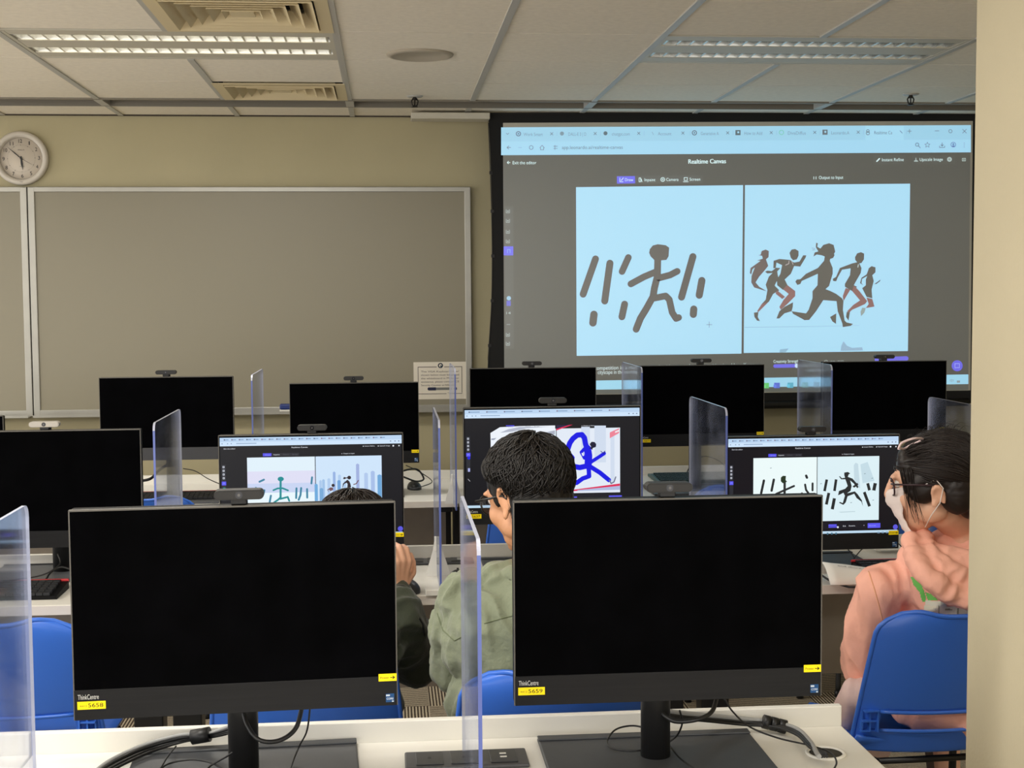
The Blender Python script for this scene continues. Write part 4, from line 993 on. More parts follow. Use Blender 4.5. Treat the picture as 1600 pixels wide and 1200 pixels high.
chair(cx_(848, 5.25), 5.47, 0, 'blue back row chair hidden behind the short-haired head', .80)
chair(cx_(1160, 5.25), 5.47, 0, 'blue back row chair seen through the divider beside the teal keyboard', .842)
chair(cx_(1392, 5.25), 5.47, 0, 'blue back row chair behind the mask of the hoodie person', .80)

# ================================================================== keyboards, mice, papers
def keyboard(x, y, rz, label, red=True, w=.44, d=.15, teal=False):
    root = empty('keyboard', (x, y, DZ + .0003), rz); tag(root, label, 'keyboard', 'computer keyboards')
    sh = TEAL if teal else BLK; kc = TEALK if teal else KEYC
    mb = MB(); mb.prism([(-d / 2, 0), (d / 2, 0), (d / 2, .022), (-d / 2, .010)], 'x', -w / 2, w / 2, sh); mb.build('case', None, root)
    if red:
        mb = MB(); mb.box(-w / 2, d / 2 - .002, .018, w / 2, d / 2 + .006, .028, KEYRED, bev=.002); mb.build('red_edge_strip', None, root)
    if teal:
        mb = MB(); mb.box(-w / 2, d / 2, 0, w / 2, d / 2 + .075, .014, TEAL, bev=.003); mb.build('document_tray', None, root)
    mb = MB(); rows = 6; kw = .0185; step = .0205
    n = int((w - .02) / step)
    for r in range(rows):
        y_ = -d / 2 + .014 + r * (d - .028) / (rows - 1); zz = .010 + .012 * (y_ + d / 2) / d
        for k in range(n):
            x_ = -w / 2 + .012 + (k + .5) * step - .002
            mb.box(x_ - kw / 2, y_ - .0085, zz - .001, x_ + kw / 2, y_ + .0085, zz + .007, kc)
    mb.build('keycaps', None, root)
    return root
def desk_at(px, py): return PZ(px, py, DZ)
p = desk_at(0, 921); keyboard(p.x - .02, 4.03, 0, 'black keyboard with a red back edge at the left side')
p = desk_at(1395, 885); keyboard(p.x + .08, 4.02, 0, 'black keyboard with a red back edge behind the peach hoodie shoulder', d=.16)
p = desk_at(270, 772); keyboard(p.x + .02, 5.86, 0, 'black keyboard with a red edge beside the back row chair', d=.13)
p = desk_at(1082, 750); keyboard(p.x + .03, 6.14, 0, 'teal keyboard lying in front of the back row monitor below the screen', False, .42, .19, True)
def mouse(px, py, rz, label):
    p = desk_at(px, py); root = empty('computer_mouse', (p.x, p.y, DZ + .0003), rz); tag(root, label, 'mouse', 'black computer mice')
    mb = MB(); bmesh.ops.create_uvsphere(mb.bm, u_segments=24, v_segments=14, radius=1)
    for v in mb.bm.verts:
        v.co.z = max(v.co.z, -.15); k = 1 - .12 * v.co.y
        v.co = V((v.co.x * .031 * k, v.co.y * .054, (v.co.z + .15) * .031))
    for f in mb.bm.faces: f.smooth = True
    mb.build('shell', mat('mouse_shell', (34, 36, 38), .35), root)
    mb = MB(); mb.cyl((-.003, .03, .028), (.003, .03, .028), .008, m=BLACKMET, n=16); mb.build('scroll_wheel', None, root)
mouse(638, 924, .3, 'black mouse beside the raised hand of the person in the dark jacket')
mouse(716, 909, 0, 'black mouse just behind the green shirt shoulder')
mouse(647, 764, .2, 'dark mouse on the back row desk beside tangled cables')
# small white block and papers
p = desk_at(679, 930); mb = MB(); mb.box(-.026, -.014, .0004, .026, .014, .018, WHITE, bev=.002); o = mb.build('white_block'); o.location = p; tag(o, 'small white block at the desk edge in front of the divider foot', 'block')
p = desk_at(1332, 912); root = empty('handout', (p.x, p.y, DZ)); root.rotation_euler = (0, 0, .12); tag(root, 'folded white printed handout lying left of the peach hoodie', 'paper')
PAPER = mat('paper', (236, 234, 228), .6)
mb = MB(); g = []
for j in range(9):
    t = j / 8; row = []
    for i in range(9): s = i / 8; row.append(mb.bm.verts.new((-.095 + .23 * s - .02 * (1 - t) * (s < .2), -.10 + .17 * t, .012 + .05 * math.sin(PI * min(1, t * 1.1)) * (1 - .6 * s) + .012 * (1 - s))))
    g.append(row)
for j in range(8):
    for i in range(8): mb.bm.faces.new((g[j][i], g[j][i + 1], g[j + 1][i + 1], g[j + 1][i])).smooth = True
o = mb.build('sheet', PAPER, root, norm=False); m = o.modifiers.new('t', 'SOLIDIFY'); m.thickness = .004
def papz(x, y):
    s = (x + .095) / .23; t = (y + .10) / .17
    return .0145 + .05 * math.sin(PI * min(1, max(0, t) * 1.1)) * (1 - .6 * s) + .012 * (1 - s)
ar = Art(lambda x, y, off: V((x, y, papz(x, y) + off)), .0002)
for k in range(6):
    ar.text(-.07, .05 - k * .02, .06 - .02 * (k % 3), .0055, ('What can we make today', 'start with one stroke and', 'watch the picture change', 'then add the next line', 'save your own result', 'and share it')[k], (70, 70, 74), up=1)
ar.build('printed_text', ART_PRINT, root)
mb = MB(); mb.tube([(-.1, .055, .0255), (-.098, .0, .03), (-.09, -.06, .02), (-.06, -.1, .014), (.0, -.11, .012)], .0032, BLACKMET, 6); mb.build('dark_spine', None, root)
p = desk_at(1395, 862); mb = MB(); mb.box(-.10, -.03, .0004, .10, .03, .004, PAPER); o = mb.build('white_card'); o.location = (p.x + .03, 4.35, DZ + .0126); tag(o, 'white card lying on the monitor base beside the peach hoodie', 'card')

# ================================================================== cables
def on_desk(a, b, c, r=.001):      # cables of the nearest row rest on the desk or the stand base instead of sinking in
    p = P(a, b, c)
    if c < 2.7 and p.z < .760 + r: p = PZ(a, b, .760 + r)
    return p
def cable(pts, r, label, m=RUBBER, name='cable', group='computer cables'):
    q = catmull([on_desk(a, b, c) for a, b, c in pts], 8); mb = MB(); o_ = q[0].copy(); mb.tube([v - o_ for v in q], r, m, 8)
    o = mb.build(name); o.location = o_; return tag(o, label, 'cable', group)
cable([(376, 1096, 2.45), (386, 1132, 2.42), (405, 1156, 2.40), (436, 1157, 2.41), (462, 1138, 2.43), (473, 1100, 2.45)], .0042, 'thick black cable looping under the 5658 monitor in front of its stand')
cable([(486, 1090, 2.42), (480, 1140, 2.44), (468, 1165, 2.48), (457, 1192, 2.49), (448, 1222, 2.43)], .0016, 'thin black cable dropping straight down right of the 5658 stand')
cable([(392, 1140, 2.45), (382, 1158, 2.44), (360, 1178, 2.44), (330, 1196, 2.45), (310, 1215, 2.42)], .0018, 'thin black cable slanting down left across the 5658 stand')
cable([(356, 1206, 2.44), (330, 1192, 2.46), (298, 1187, 2.48), (262, 1194, 2.47), (240, 1212, 2.43)], .0018, 'thin black cable arching low on the desk left of the 5658 stand')
cable([(275, 1166, 2.55), (262, 1182, 2.49), (250, 1202, 2.46)], .0016, 'short thin cable end hanging from the left bundle')
b_root = empty('cable_bundle', P(330, 1150, 2.56)); tag(b_root, 'thick bundle of black cables running over the desk rail left of the 5658 stand', 'cable bundle')
def strand(root, pts, r, m=RUBBER):
    q = catmull([on_desk(a, b, c, r) for a, b, c in pts], 8); mb = MB(); mb.tube([v - root.location for v in q], r, m, 8); return mb.build('strand', None, root)
for k, (dy, r, m) in enumerate(((0, .004, RUBBER), (4, .003, RUBBER), (-4, .0035, CABLEGREY), (7, .0028, RUBBER), (-1, .003, RUBBER))):
    strand(b_root, [(366, 1136 + dy, 2.50), (345, 1143 + dy * .8, 2.54), (318, 1150 + dy * .5, 2.57), (285, 1152 + dy, 2.57), (240, 1164 + dy * 1.3, 2.56), (200, 1180 + dy * 1.5, 2.53), (160, 1202 + dy * 1.5, 2.455), (120, 1236 + dy, 2.36)], r, m)
q0, q1 = P(300, 1152, 2.57), P(328, 1147, 2.565)
mb = MB(); mb.cyl(q0 - b_root.location, q1 - b_root.location, .014, m=RUBBER, n=16); mb.build('hook_and_loop_tie', None, b_root)
b_root = empty('cable_bundle', P(1200, 1135, 2.56)); tag(b_root, 'bundle of grey and black cables from the 5659 stand into the desk grommet', 'cable bundle')
for k, (dy, r, m) in enumerate(((-3, .0045, CABLEGREY), (2, .0035, RUBBER), (6, .003, RUBBER), (4, .003, RUBBER))):
    strand(b_root, [(1034, 1112 + dy, 2.49), (1058, 1116 + dy, 2.50), (1110, 1121 + dy, 2.55), (1160, 1126 + dy, 2.58), (1210, 1131 + dy * .8, 2.59), (1245, 1142 + dy, 2.58), (1266, 1162 + dy, 2.56), (1276 + k * 4, 1176, 2.56), (1280 + k * 4, 1182, 2.55)], r, m)
q0, q1 = P(1192, 1127, 2.57), P(1228, 1136, 2.565)
mb = MB(); mb.cyl(q0 - b_root.location, q0.lerp(q1, .28) - b_root.location, .0135, m=RUBBER, n=16); mb.cyl(q0.lerp(q1, .34) - b_root.location, q0.lerp(q1, .62) - b_root.location, .0135, m=RUBBER, n=16); mb.cyl(q0.lerp(q1, .68) - b_root.location, q1 - b_root.location, .0135, m=RUBBER, n=16); mb.build('hook_and_loop_tie', None, b_root)
cable([(1024, 1098, 2.45), (1035, 1115, 2.42), (1055, 1127, 2.41), (1090, 1124, 2.41), (1112, 1112, 2.43), (1120, 1090, 2.45)], .0042, 'thick black cable looping just under the 5659 monitor')
cable([(1132, 1092, 2.45), (1145, 1112, 2.46), (1172, 1136, 2.52), (1215, 1153, 2.56), (1262, 1164, 2.56), (1296, 1175, 2.535), (1307, 1190, 2.49), (1302, 1204, 2.455)], .0017, 'thin black cable crossing the desk corner past the grommet')
cable([(1062, 1110, 2.44), (1066, 1130, 2.45), (1055, 1152, 2.48), (1030, 1165, 2.50), (995, 1173, 2.50), (958, 1170, 2.50), (949, 1158, 2.52), (962, 1140, 2.55), (990, 1134, 2.56), (1018, 1142, 2.54), (1042, 1160, 2.50), (1062, 1184, 2.46), (1090, 1205, 2.44)], .0018, 'thin black cable making a wide loop left of the 5659 stand')
cable([(620, 738, 5.9), (650, 733, 6.0), (662, 748, 6.0), (650, 752, 5.95), (630, 745, 5.9)], .004, 'black cable knot on the back row desk behind the mouse')
cable([(634, 727, 6.0), (655, 737, 6.0), (675, 752, 5.93), (660, 760, 5.8), (650, 762, 5.75)], .002, 'thin mouse cable on the back row desk')
cable([(215, 752, 5.9), (235, 748, 5.9), (248, 735, 5.95), (262, 725, 5.95), (270, 712, 5.92)], .006, 'thick black cables under the left back row monitor')
cable([(286, 732, 5.95), (305, 736, 5.95), (325, 748, 5.9), (345, 757, 5.85)], .002, 'thin cable running right from the left back row monitor stand')
cable([(1078, 752, 5.85), (1074, 737, 5.95), (1085, 722, 5.98), (1100, 713, 5.98), (1120, 718, 5.98), (1138, 732, 5.95)], .0025, 'black cables curling behind the teal keyboard')
cable([(90, 865, 4.15), (94, 880, 4.13), (80, 892, 4.1), (60, 900, 4.1), (30, 905, 4.1), (0, 908, 4.1)], .0022, 'thin black cable behind the left red-edged keyboard')
cable([(72, 905, 4.12), (80, 894, 4.15), (95, 886, 4.17), (112, 890, 4.15)], .003, 'short thick black cable at the left monitor stand')
cable([(1290, 836, 4.15), (1312, 845, 4.12), (1328, 862, 4.08), (1336, 873, 4.06)], .0016, 'thin cable hanging in front of the monitor with black strokes')
cable([(1334, 873, 4.06), (1350, 856, 4.08), (1375, 850, 4.1), (1400, 848, 4.1), (1410, 856, 4.12)], .0016, 'thin cable arching toward the peach hoodie')

# ================================================================== people
from mathutils.bvhtree import BVHTree
SKIN = mat('skin_tan', (206, 150, 112), .5, noise_amt=.06, noise_scale=30, bump=.04, bump_scale=300)
SKIN2 = mat('skin_light', (228, 176, 146), .5, noise_amt=.06, noise_scale=30, bump=.04, bump_scale=300)
HAIR = mat('black_hair', (22, 18, 16), .45, spec=.35)
HAIR2 = mat('dark_brown_hair', (32, 23, 19), .42, spec=.4)
SHIRT = mat('sage_green_cotton', (124, 131, 108), .85, sheen=.2, noise_amt=.05, noise_scale=40, bump=.5, bump_scale=45)
OLIVE = mat('dark_olive_cloth', (52, 58, 42), .75, sheen=.2, noise_amt=.12, noise_scale=18, bump=.25, bump_scale=70)
PEACH = mat('peach_nylon', (250, 184, 162), .7, noise_amt=.04, noise_scale=18, bump=.2, bump_scale=60)
PALE = mat('pale_pink_cloth', (226, 196, 190), .8, noise_amt=.05, noise_scale=20, bump=.2, bump_scale=60)
DARKCLOTH = mat('dark_trouser_cloth', (52, 50, 54), .85, bump=.2, bump_scale=80)
BROWNCLOTH = mat('brown_trouser_cloth', (96, 80, 72), .85, bump=.2, bump_scale=80)
MASKM = mat('mask_white', (238, 222, 216), .8, bump=.1, bump_scale=120)
SHOE = mat('shoe', (60, 60, 64), .6)
I4 = Matrix.Identity(4)
class Soup:          # vertices and faces of overlapping closed solids, fused later by a voxel remesh
    def __init__(s): s.v = []; s.f = []
def _sphere(nu, nv):
    v = [(0, 0, 1)] + [(math.sin(PI * j / nv) * math.cos(2 * PI * i / nu), math.sin(PI * j / nv) * math.sin(2 * PI * i / nu), math.cos(PI * j / nv)) for j in range(1, nv) for i in range(nu)] + [(0, 0, -1)]
    f = [(0, 1 + i, 1 + (i + 1) % nu) for i in range(nu)]
    for j in range(nv - 2):
        for i in range(nu): a, b = 1 + j * nu + i, 1 + j * nu + (i + 1) % nu; f.append((a, a + nu, b + nu, b))
    l = len(v) - 1; q = 1 + (nv - 2) * nu
    f += [(l, q + (i + 1) % nu, q + i) for i in range(nu)]
    return v, f
SPH = _sphere(20, 12); SPL = _sphere(12, 8)
def ell(bm, c, r, M=I4, rot=None, lo=False):
    X = M @ Matrix.Translation(c) @ (rot.to_4x4() if rot else I4) @ Matrix.Diagonal((r[0], r[1], r[2], 1))
    v, f = SPL if lo else SPH; b = len(bm.v); bm.v += [tuple(X @ V(p)) for p in v]; bm.f += [tuple(b + i for i in q) for q in f]
def cap(bm, p0, r0, p1, r1, M=I4, n=14):
    p0, p1 = V(p0), V(p1); lo = max(r0, r1) < .02; ell(bm, p0, (r0,) * 3, M, None, lo); ell(bm, p1, (r1,) * 3, M, None, lo); d = p1 - p0
    if d.length < 1e-5: return
    q = d.to_track_quat('Z', 'Y').to_matrix(); b = len(bm.v)
    for p, r in ((p0, r0), (p1, r1)):
        for k in range(n): a = 2 * PI * k / n; bm.v.append(tuple(M @ (p + q @ V((r * math.cos(a), r * math.sin(a), 0)))))
    bm.f += [(b + k, b + (k + 1) % n, b + n + (k + 1) % n, b + n + k) for k in range(n)] + [tuple(b + n - 1 - k for k in range(n)), tuple(b + n + k for k in range(n))]
def chain(bm, pts, M=I4):
    for (a, ra), (b, rb) in zip(pts, pts[1:]): cap(bm, a, ra, b, rb, M)
def blob(name, fill, m, parent, voxel=.006, smooth=4, crease=0, cf=14, cs=(1, 1, 1), seed=0, cut=None):
    sp = Soup(); fill(sp); me = bpy.data.meshes.new(name); me.from_pydata(sp.v, [], sp.f)
    o = bpy.data.objects.new(name, me); C.objects.link(o)
    r = o.modifiers.new('r', 'REMESH'); r.mode = 'VOXEL'; r.voxel_size = voxel; r.use_smooth_shade = True
    if smooth: q = o.modifiers.new('s', 'SMOOTH'); q.iterations = smooth; q.factor = .6
    dg = bpy.context.evaluated_depsgraph_get(); me2 = bpy.data.meshes.new_from_object(o.evaluated_get(dg))
    o.modifiers.clear(); o.data = me2; bpy.data.meshes.remove(me); me2.name = name
    if crease:
        nn = [v.normal.copy() for v in me2.vertices]; cc = [v.co.copy() for v in me2.vertices]; out = []
        for c, nr in zip(cc, nn):
            q = V((c.x * cs[0], c.y * cs[1], c.z * cs[2])) * cf + V((seed, seed, 0))
            w = V((noise.noise(q * .5), noise.noise(q * .5 + V((9, 0, 0))), noise.noise(q * .5 + V((0, 9, 0)))))
            n1 = 1 - abs(noise.noise(q + w * 1.6)) * 2.2; n2 = noise.noise(q * 2.3 + w)
            out += list(c + nr * crease * (n1 * .8 + n2 * .35 - .3))
        me2.vertices.foreach_set('co', out); me2.update()
    if cut:
        bm = bmesh.new(); bm.from_mesh(me2)
        bmesh.ops.delete(bm, geom=[v for v in bm.verts if cut(v.co)], context='VERTS'); bm.to_mesh(me2); bm.free()
    me2.materials.clear(); me2.materials.append(m)
    for p in me2.polygons: p.use_smooth = True
    if parent: o.parent = parent; o.location = -parent.location
    return o
def head_fill(bm, M, ear=1.0):
    ell(bm, (0, -.012, .03), (.074, .096, .088), M); ell(bm, (0, .035, .02), (.066, .058, .07), M)
    ell(bm, (0, .038, -.035), (.058, .056, .06), M); ell(bm, (0, .05, -.075), (.040, .040, .034), M); ell(bm, (0, .078, -.094), (.018, .016, .015), M)
    for s in (-1, 1):
        ell(bm, (s * .036, .062, -.022), (.026, .024, .030), M); ell(bm, (s * .044, .014, -.058), (.018, .040, .028), M)
        ell(bm, (s * .028, .086, .032), (.024, .010, .008), M)
        # ear: rim, lobe, bowl
        rim = [V((s * (.076 + .010 * math.sin(max(0, a))), -.012 - .018 * ear * math.cos(a * 1) * .9, -.008 - .012 * (1 - ear) / .2 + .032 * ear * math.sin(a))) for a in [(-.6 + 4.4 * k / 9) for k in range(10)]]
        for a, b in zip(rim, rim[1:]): cap(bm, a, .0052, b, .0052, M, 8)
        ell(bm, (s * .074, -.010, -.010), (.006, .014, .026), M); ell(bm, (s * .077, -.001, -.036), (.006, .009, .010), M)
    chain(bm, [((0, .094, .028), .009), ((0, .106, .004), .0105), ((0, .112, -.014), .0125)], M)
    for s in (-1, 1): ell(bm, (s * .011, .100, -.018), (.0085, .011, .008), M)
    ell(bm, (0, .091, -.045), (.024, .010, .0065), M); ell(bm, (0, .090, -.056), (.020, .010, .0075), M)
def hand_fill(bm, w, d, n, side, curl=.5, s=1.0):
    w, d, n = V(w), V(d).normalized(), V(n); n = (n - n.dot(d) * d).normalized(); t = d.cross(n) * side
    L = [(.036, .022, .019), (.041, .026, .020), (.038, .024, .020), (.030, .018, .017)]
    for i in range(4):
        off = (.030 - .0195 * i) * s; b = w + d * (.084 - .004 * abs(i - 1)) * s + t * off
        cap(bm, w + t * off * .55 + d * .008, .0125 * s, b, .0105 * s); ang = 0; p = b
        for k, l in enumerate(L[i]):
            ang += curl * (.8, 1.1, .8)[k] * (1 + .08 * i); q = p + (d * math.cos(ang) - n * math.sin(ang) + t * (.06 - .045 * i)) * l * s
            cap(bm, p, (.0092 - .001 * k) * s, q, (.0084 - .001 * k) * s); p = q
    p = w + d * .018 * s + t * .022 * s; q = p + (t * .75 + d * .6 - n * .25) * .042 * s; r = q + (t * .2 + d * .85 - n * .4) * .030 * s; z = r + (d * .8 - n * .5 - t * .1) * .024 * s
    chain(bm, [(p, .014 * s), (q, .011 * s), (r, .0095 * s), (z, .008 * s)])
def eyes(M, root):
    for s in (-1, 1):
        mb = MB(); bmesh.ops.create_uvsphere(mb.bm, u_segments=16, v_segments=10, radius=.0118, matrix=M @ Matrix.Translation((s * .031, .079, .014)))
        mb.xf(Matrix.Translation(-root.location)); e = mb.build('eye', mat('eye_white', (225, 218, 210), .2), root, smooth=True)
        mb = MB(); bmesh.ops.create_uvsphere(mb.bm, u_segments=12, v_segments=8, radius=.0055, matrix=M @ Matrix.Translation((s * .031, .0862, .014)))
        mb.xf(Matrix.Translation(-root.location)); mb.build('iris', mat('iris', (40, 26, 18), .15), e, smooth=True)
def strands(root, M, shell, crown, n, lenfn, m, th=.0011, name='hair_strands', lift=.004, wave=.004, seed=1):
    # locks that leave the crown and follow the head; shell = (centre, radii)
    rnd = random.Random(seed); c, R = V(shell[0]), V(shell[1]); ax = V(crown).normalized(); u0 = ax.orthogonal().normalized(); v0 = ax.cross(u0); mb = MB()
    for k in range(n):
        phi = rnd.uniform(0, 2 * PI); t0 = rnd.random() ** .7 * 1.0; tmax = lenfn(u0 * math.cos(phi) + v0 * math.sin(phi))
        if tmax < .2: continue
        a0 = t0 * tmax * .75 + .03; a1 = min(tmax, a0 + rnd.uniform(.5, .95)); sw = rnd.uniform(-.25, .35); pts = []; rr = []
        l0 = rnd.uniform(0, 1) * lift; ph = rnd.uniform(0, 6)
        for j in range(7):
            s = j / 6; a = a0 + (a1 - a0) * s; f = phi + sw * s + wave * 8 * math.sin(ph + 3 * s)
            d = ax * math.cos(a) + (u0 * math.cos(f) + v0 * math.sin(f)) * math.sin(a)
            k_ = 1 / math.sqrt((d.x / R.x) ** 2 + (d.y / R.y) ** 2 + (d.z / R.z) ** 2)
            pts.append(M @ (c + d * (k_ + l0 * math.sin(PI * (.15 + .8 * s)) + .0005)) - root.location); rr.append(th * (1.25 - 1.0 * s ** 2))
        mb.tube(pts, rr, None, 4)
    return mb.build(name, m, root, norm=False)

# ------------------------------------------------ person in the sage green shirt
def person(loc, label):
    r = empty('person', loc); return tag(r, label, 'person')
YM = 3.0
hc = P(823, 776, YM)
g_root = person((hc.x, 2.98, 0), 'short-haired person in glasses and a sage green shirt, looking down to the left')
HM = Matrix.Translation(hc) @ Matrix.Rotation(math.radians(37), 4, 'Z') @ Matrix.Rotation(math.radians(-20), 4, 'X') @ Matrix.Scale(.98, 4)
bx, by = P(830, 900, YM).x, 2.98
nb = V((bx + .005, by - .01, .985))
shL, shR = V((bx - .140, by + .01, .928)), V((bx + .185, by + .02, .935))
elL, elR = V((bx - .160, by + .08, .765)), V((bx + .23, by + .12, .745))
wrL, wrR = V((bx - .10, by + .62 + .30, .80)), V((bx + .12, by + .92, .80))
wrL, wrR = V((bx - .14, by + .38, .80)), V((bx + .10, by + .40, .80))
def legs_fill(bm, x, y, k=1.0, feet=True):
    for s in (-1, 1):
        chain(bm, [((x + s * .09, y, .52), .085 * k), ((x + s * .12, y + .40, .50), .062 * k), ((x + s * .12, y + .43, .28), .050 * k), ((x + s * .12, y + .40, .09), .040 * k)])
    ell(bm, (x, y - .01, .54), (.17 * k, .13, .105))
def body_fill_g(bm):
    head_fill(bm, HM); chain(bm, [(hc + V((.03, -.005, -.07)), .053), (nb, .056), (nb - V((0, 0, .05)), .07)])
    ell(bm, (bx, by, .86), (.165, .10, .13)); ell(bm, (bx, by, .70), (.15, .10, .17)); cap(bm, shL, .05, shR, .05)
    chain(bm, [(shL, .048), (elL, .04), (wrL, .027)]); chain(bm, [(shR, .048), (elR, .04), (wrR, .027)])
    hand_fill(bm, wrL, (.35, 1, .0), (0, 0, 1), 1, .45); hand_fill(bm, wrR, (-.2, 1, 0), (0, 0, 1), -1, .45)
    legs_fill(bm, bx, by + .02, .85)
    for s in (-1, 1): ell(bm, (bx + s * .12, by + .47, .05), (.04, .11, .035))
blob('body', body_fill_g, SKIN, g_root, .0045, 5)
eyes(HM, g_root)
def shirt_g(bm):
    ell(bm, (bx, by - .01, .85), (.205, .135, .15)); ell(bm, (bx, by - .01, .70), (.19, .135, .17)); ell(bm, (bx, by, .58), (.185, .145, .11))
    cap(bm, shL + V((.01, 0, .0)), .066, shR, .066); cap(bm, shL.lerp(nb, .5) + V((0, 0, -.005)), .062, nb + V((0, .0, -.055)), .078); cap(bm, shR.lerp(nb, .5) + V((0, 0, -.005)), .062, nb + V((0, 0, -.055)), .078)
    chain(bm, [(shL, .066), (shL.lerp(elL, .5) + V((-.006, 0, 0)), .068), (elL, .062), (elL.lerp(wrL, .5), .058), (wrL - V((0, .05, 0)), .045)])
    chain(bm, [(shR, .070), (elR, .062), (elR.lerp(wrR, .5), .055), (wrR - V((0, .05, 0)), .045)])
    for k in range(16):
        a = 2 * PI * k / 16; b = 2 * PI * (k + 1) / 16
        f = lambda t: nb + V((math.cos(t) * .063, math.sin(t) * .063 - .0, .003 - .012 * math.sin(t)))
        cap(bm, f(a), .016, f(b), .016)
shirt = blob('shirt', shirt_g, SHIRT, g_root, .0045, 3, .016, 15, (1, 1, .6), 3)
blob('trousers', lambda bm: legs_fill(bm, bx, by + .02, 1.02), DARKCLOTH, g_root, .009, 4)
def shoes(x, y, root):
    for s in (-1, 1): blob('shoe', lambda bm: (ell(bm, (x + s * .12, y + .47, .045), (.048, .125, .045)), ell(bm, (x + s * .12, y + .40, .06), (.045, .05, .055))), SHOE, root, .008, 3)
shoes(bx, by + .02, g_root)
# seams on the shirt back follow its surface
def surf(o, root):
    dg = bpy.context.evaluated_depsgraph_get(); me = o.data
    return BVHTree.FromPolygons([v.co.copy() for v in me.vertices], [tuple(p.vertices) for p in me.polygons])
def onto(tree, px, py, off=.0015):
    r = ray(px, py).normalized(); h = tree.ray_cast(EYE, r)
    if h[0] is None: return None
    n = h[1] if h[1].dot(r) < 0 else -h[1]
    return h[0] + n * off
def seam(tree, root, pts, r, m, name='seam', off=.0):
    q = []
    for a, b in zip(pts, pts[1:]):
        for k in range(10): q.append(onto(tree, a[0] + (b[0] - a[0]) * k / 10, a[1] + (b[1] - a[1]) * k / 10, off))
    q = [x - root.location for x in q if x is not None]
    if len(q) > 3:
        mb = MB(); mb.tube(q, r, m, 6); mb.build(name, None, root)
tg = surf(shirt, g_root)
SEAMG = mat('sage_seam_thread', (108, 116, 90), .85)
seam(tg, g_root, [(757, 974), (785, 966), (830, 955), (870, 950)], .0016, SEAMG)
seam(tg, g_root, [(683, 958), (692, 985), (710, 1001), (730, 990)], .0016, SEAMG)
# hair
SH = ((0, -.020, .042), (.086, .105, .090))
def cover(back, front, side):
    def f(d):   # d = horizontal heading from the crown: +y face, -y nape
        t = back * max(0, -d.y) ** 1.2 + front * max(0, d.y) ** 1.2 + side * abs(d.x)
        return t
    return f
def hair_base(bm, M=HM):
    ell(bm, SH[0], SH[1], M); ell(bm, (0, -.062, -.008), (.070, .052, .070), M); ell(bm, (0, .048, .078), (.058, .040, .034), M)
    for s in (-1, 1):
        ell(bm, (s * .068, .022, .018), (.010, .013, .032), M); ell(bm, (s * .066, -.048, .0), (.016, .034, .05), M)
hairg = blob('hair', hair_base, HAIR, g_root, .0045, 3, .0035, 42, (1, 1, .5), 5)
strands(g_root, HM, (SH[0], tuple(r + .0035 for r in SH[1])), (.012, -.55, .85), 2000, cover(1.85, 1.25, 1.55), HAIR, .0015, 'hair_lock', .011, .03, 2)
mbn = MB(); rnd = random.Random(9)
for k in range(260):   # nape and sideburn locks hang down
    s = rnd.uniform(-1, 1); a = s * 1.9; x = math.sin(a) * .078; y = -.03 - math.cos(a) * .075; z0 = rnd.uniform(-.02, .03); l = rnd.uniform(.035, .06)
    if abs(a) > 1.75: l *= .6
    pts = [HM @ V((x * (1 + .02 * j / 4), y * (1 + .01 * j / 4), z0 - l * j / 4 - (.03 if abs(s) < .6 else 0) * j / 4)) - g_root.location for j in range(5)]
    mbn.tube(pts, [.0014, .0014, .0012, .0009, .0004], None, 4)
mbn.build('hair_lock', HAIR, g_root, norm=False)
def glasses(M, root, m, lens=(.0), w=.030, name='glasses', hgt=.021):
    mb = MB(); rings = []
    for s in (-1, 1):
        c = V((s * .034, .101, .008)); pts = []
        for k in range(20):
            a = 2 * PI * k / 20; x = w * .93 * math.copysign(abs(math.cos(a)) ** .7, math.cos(a)); z = hgt * math.copysign(abs(math.sin(a)) ** .8, math.sin(a))
            pts.append(M @ (c + V((x, -.006 * abs(s * x + .03) / .06 - .25 * max(0, s * x) , z))) - root.location)
        mb.tube(pts, .0023, m, 6, True); rings.append(pts)
        mb.tube([M @ V(p) - root.location for p in ((s * .0625, .0935, .018), (s * .078, .085, .018), (s * .081, .03, .012), (s * .081, -.012, .008), (s * .076, -.03, -.012))], .0026, m, 6)
    mb.tube([M @ V(p) - root.location for p in ((-.008, .104, .014), (0, .107, .017), (.008, .104, .014))], .0016, m, 6)
    g = mb.build(name, None, root)
    LENS = MATS.get('lens')
    if not LENS:
        LENS = bpy.data.materials.new('spectacle_lens'); LENS.use_nodes = True; nt = LENS.node_tree; nt.nodes.remove(nt.nodes['Principled BSDF'])
        a, b, c = nt.nodes.new('ShaderNodeBsdfTransparent'), nt.nodes.new('ShaderNodeBsdfGlossy'), nt.nodes.new('ShaderNodeMixShader')
        b.inputs['Roughness'].default_value = .03; a.inputs[0].default_value = (.9, .92, .95, 1); c.inputs[0].default_value = .12
        nt.links.new(a.outputs[0], c.inputs[1]); nt.links.new(b.outputs[0], c.inputs[2]); nt.links.new(c.outputs[0], nt.nodes['Material Output'].inputs[0]); MATS['lens'] = LENS
    for pts in rings:
        mb = MB(); mb.face(pts); mb.build('lens', LENS, g, norm=False)
    return g
glasses(HM, g_root, mat('glasses_black', (14, 14, 15), .3))

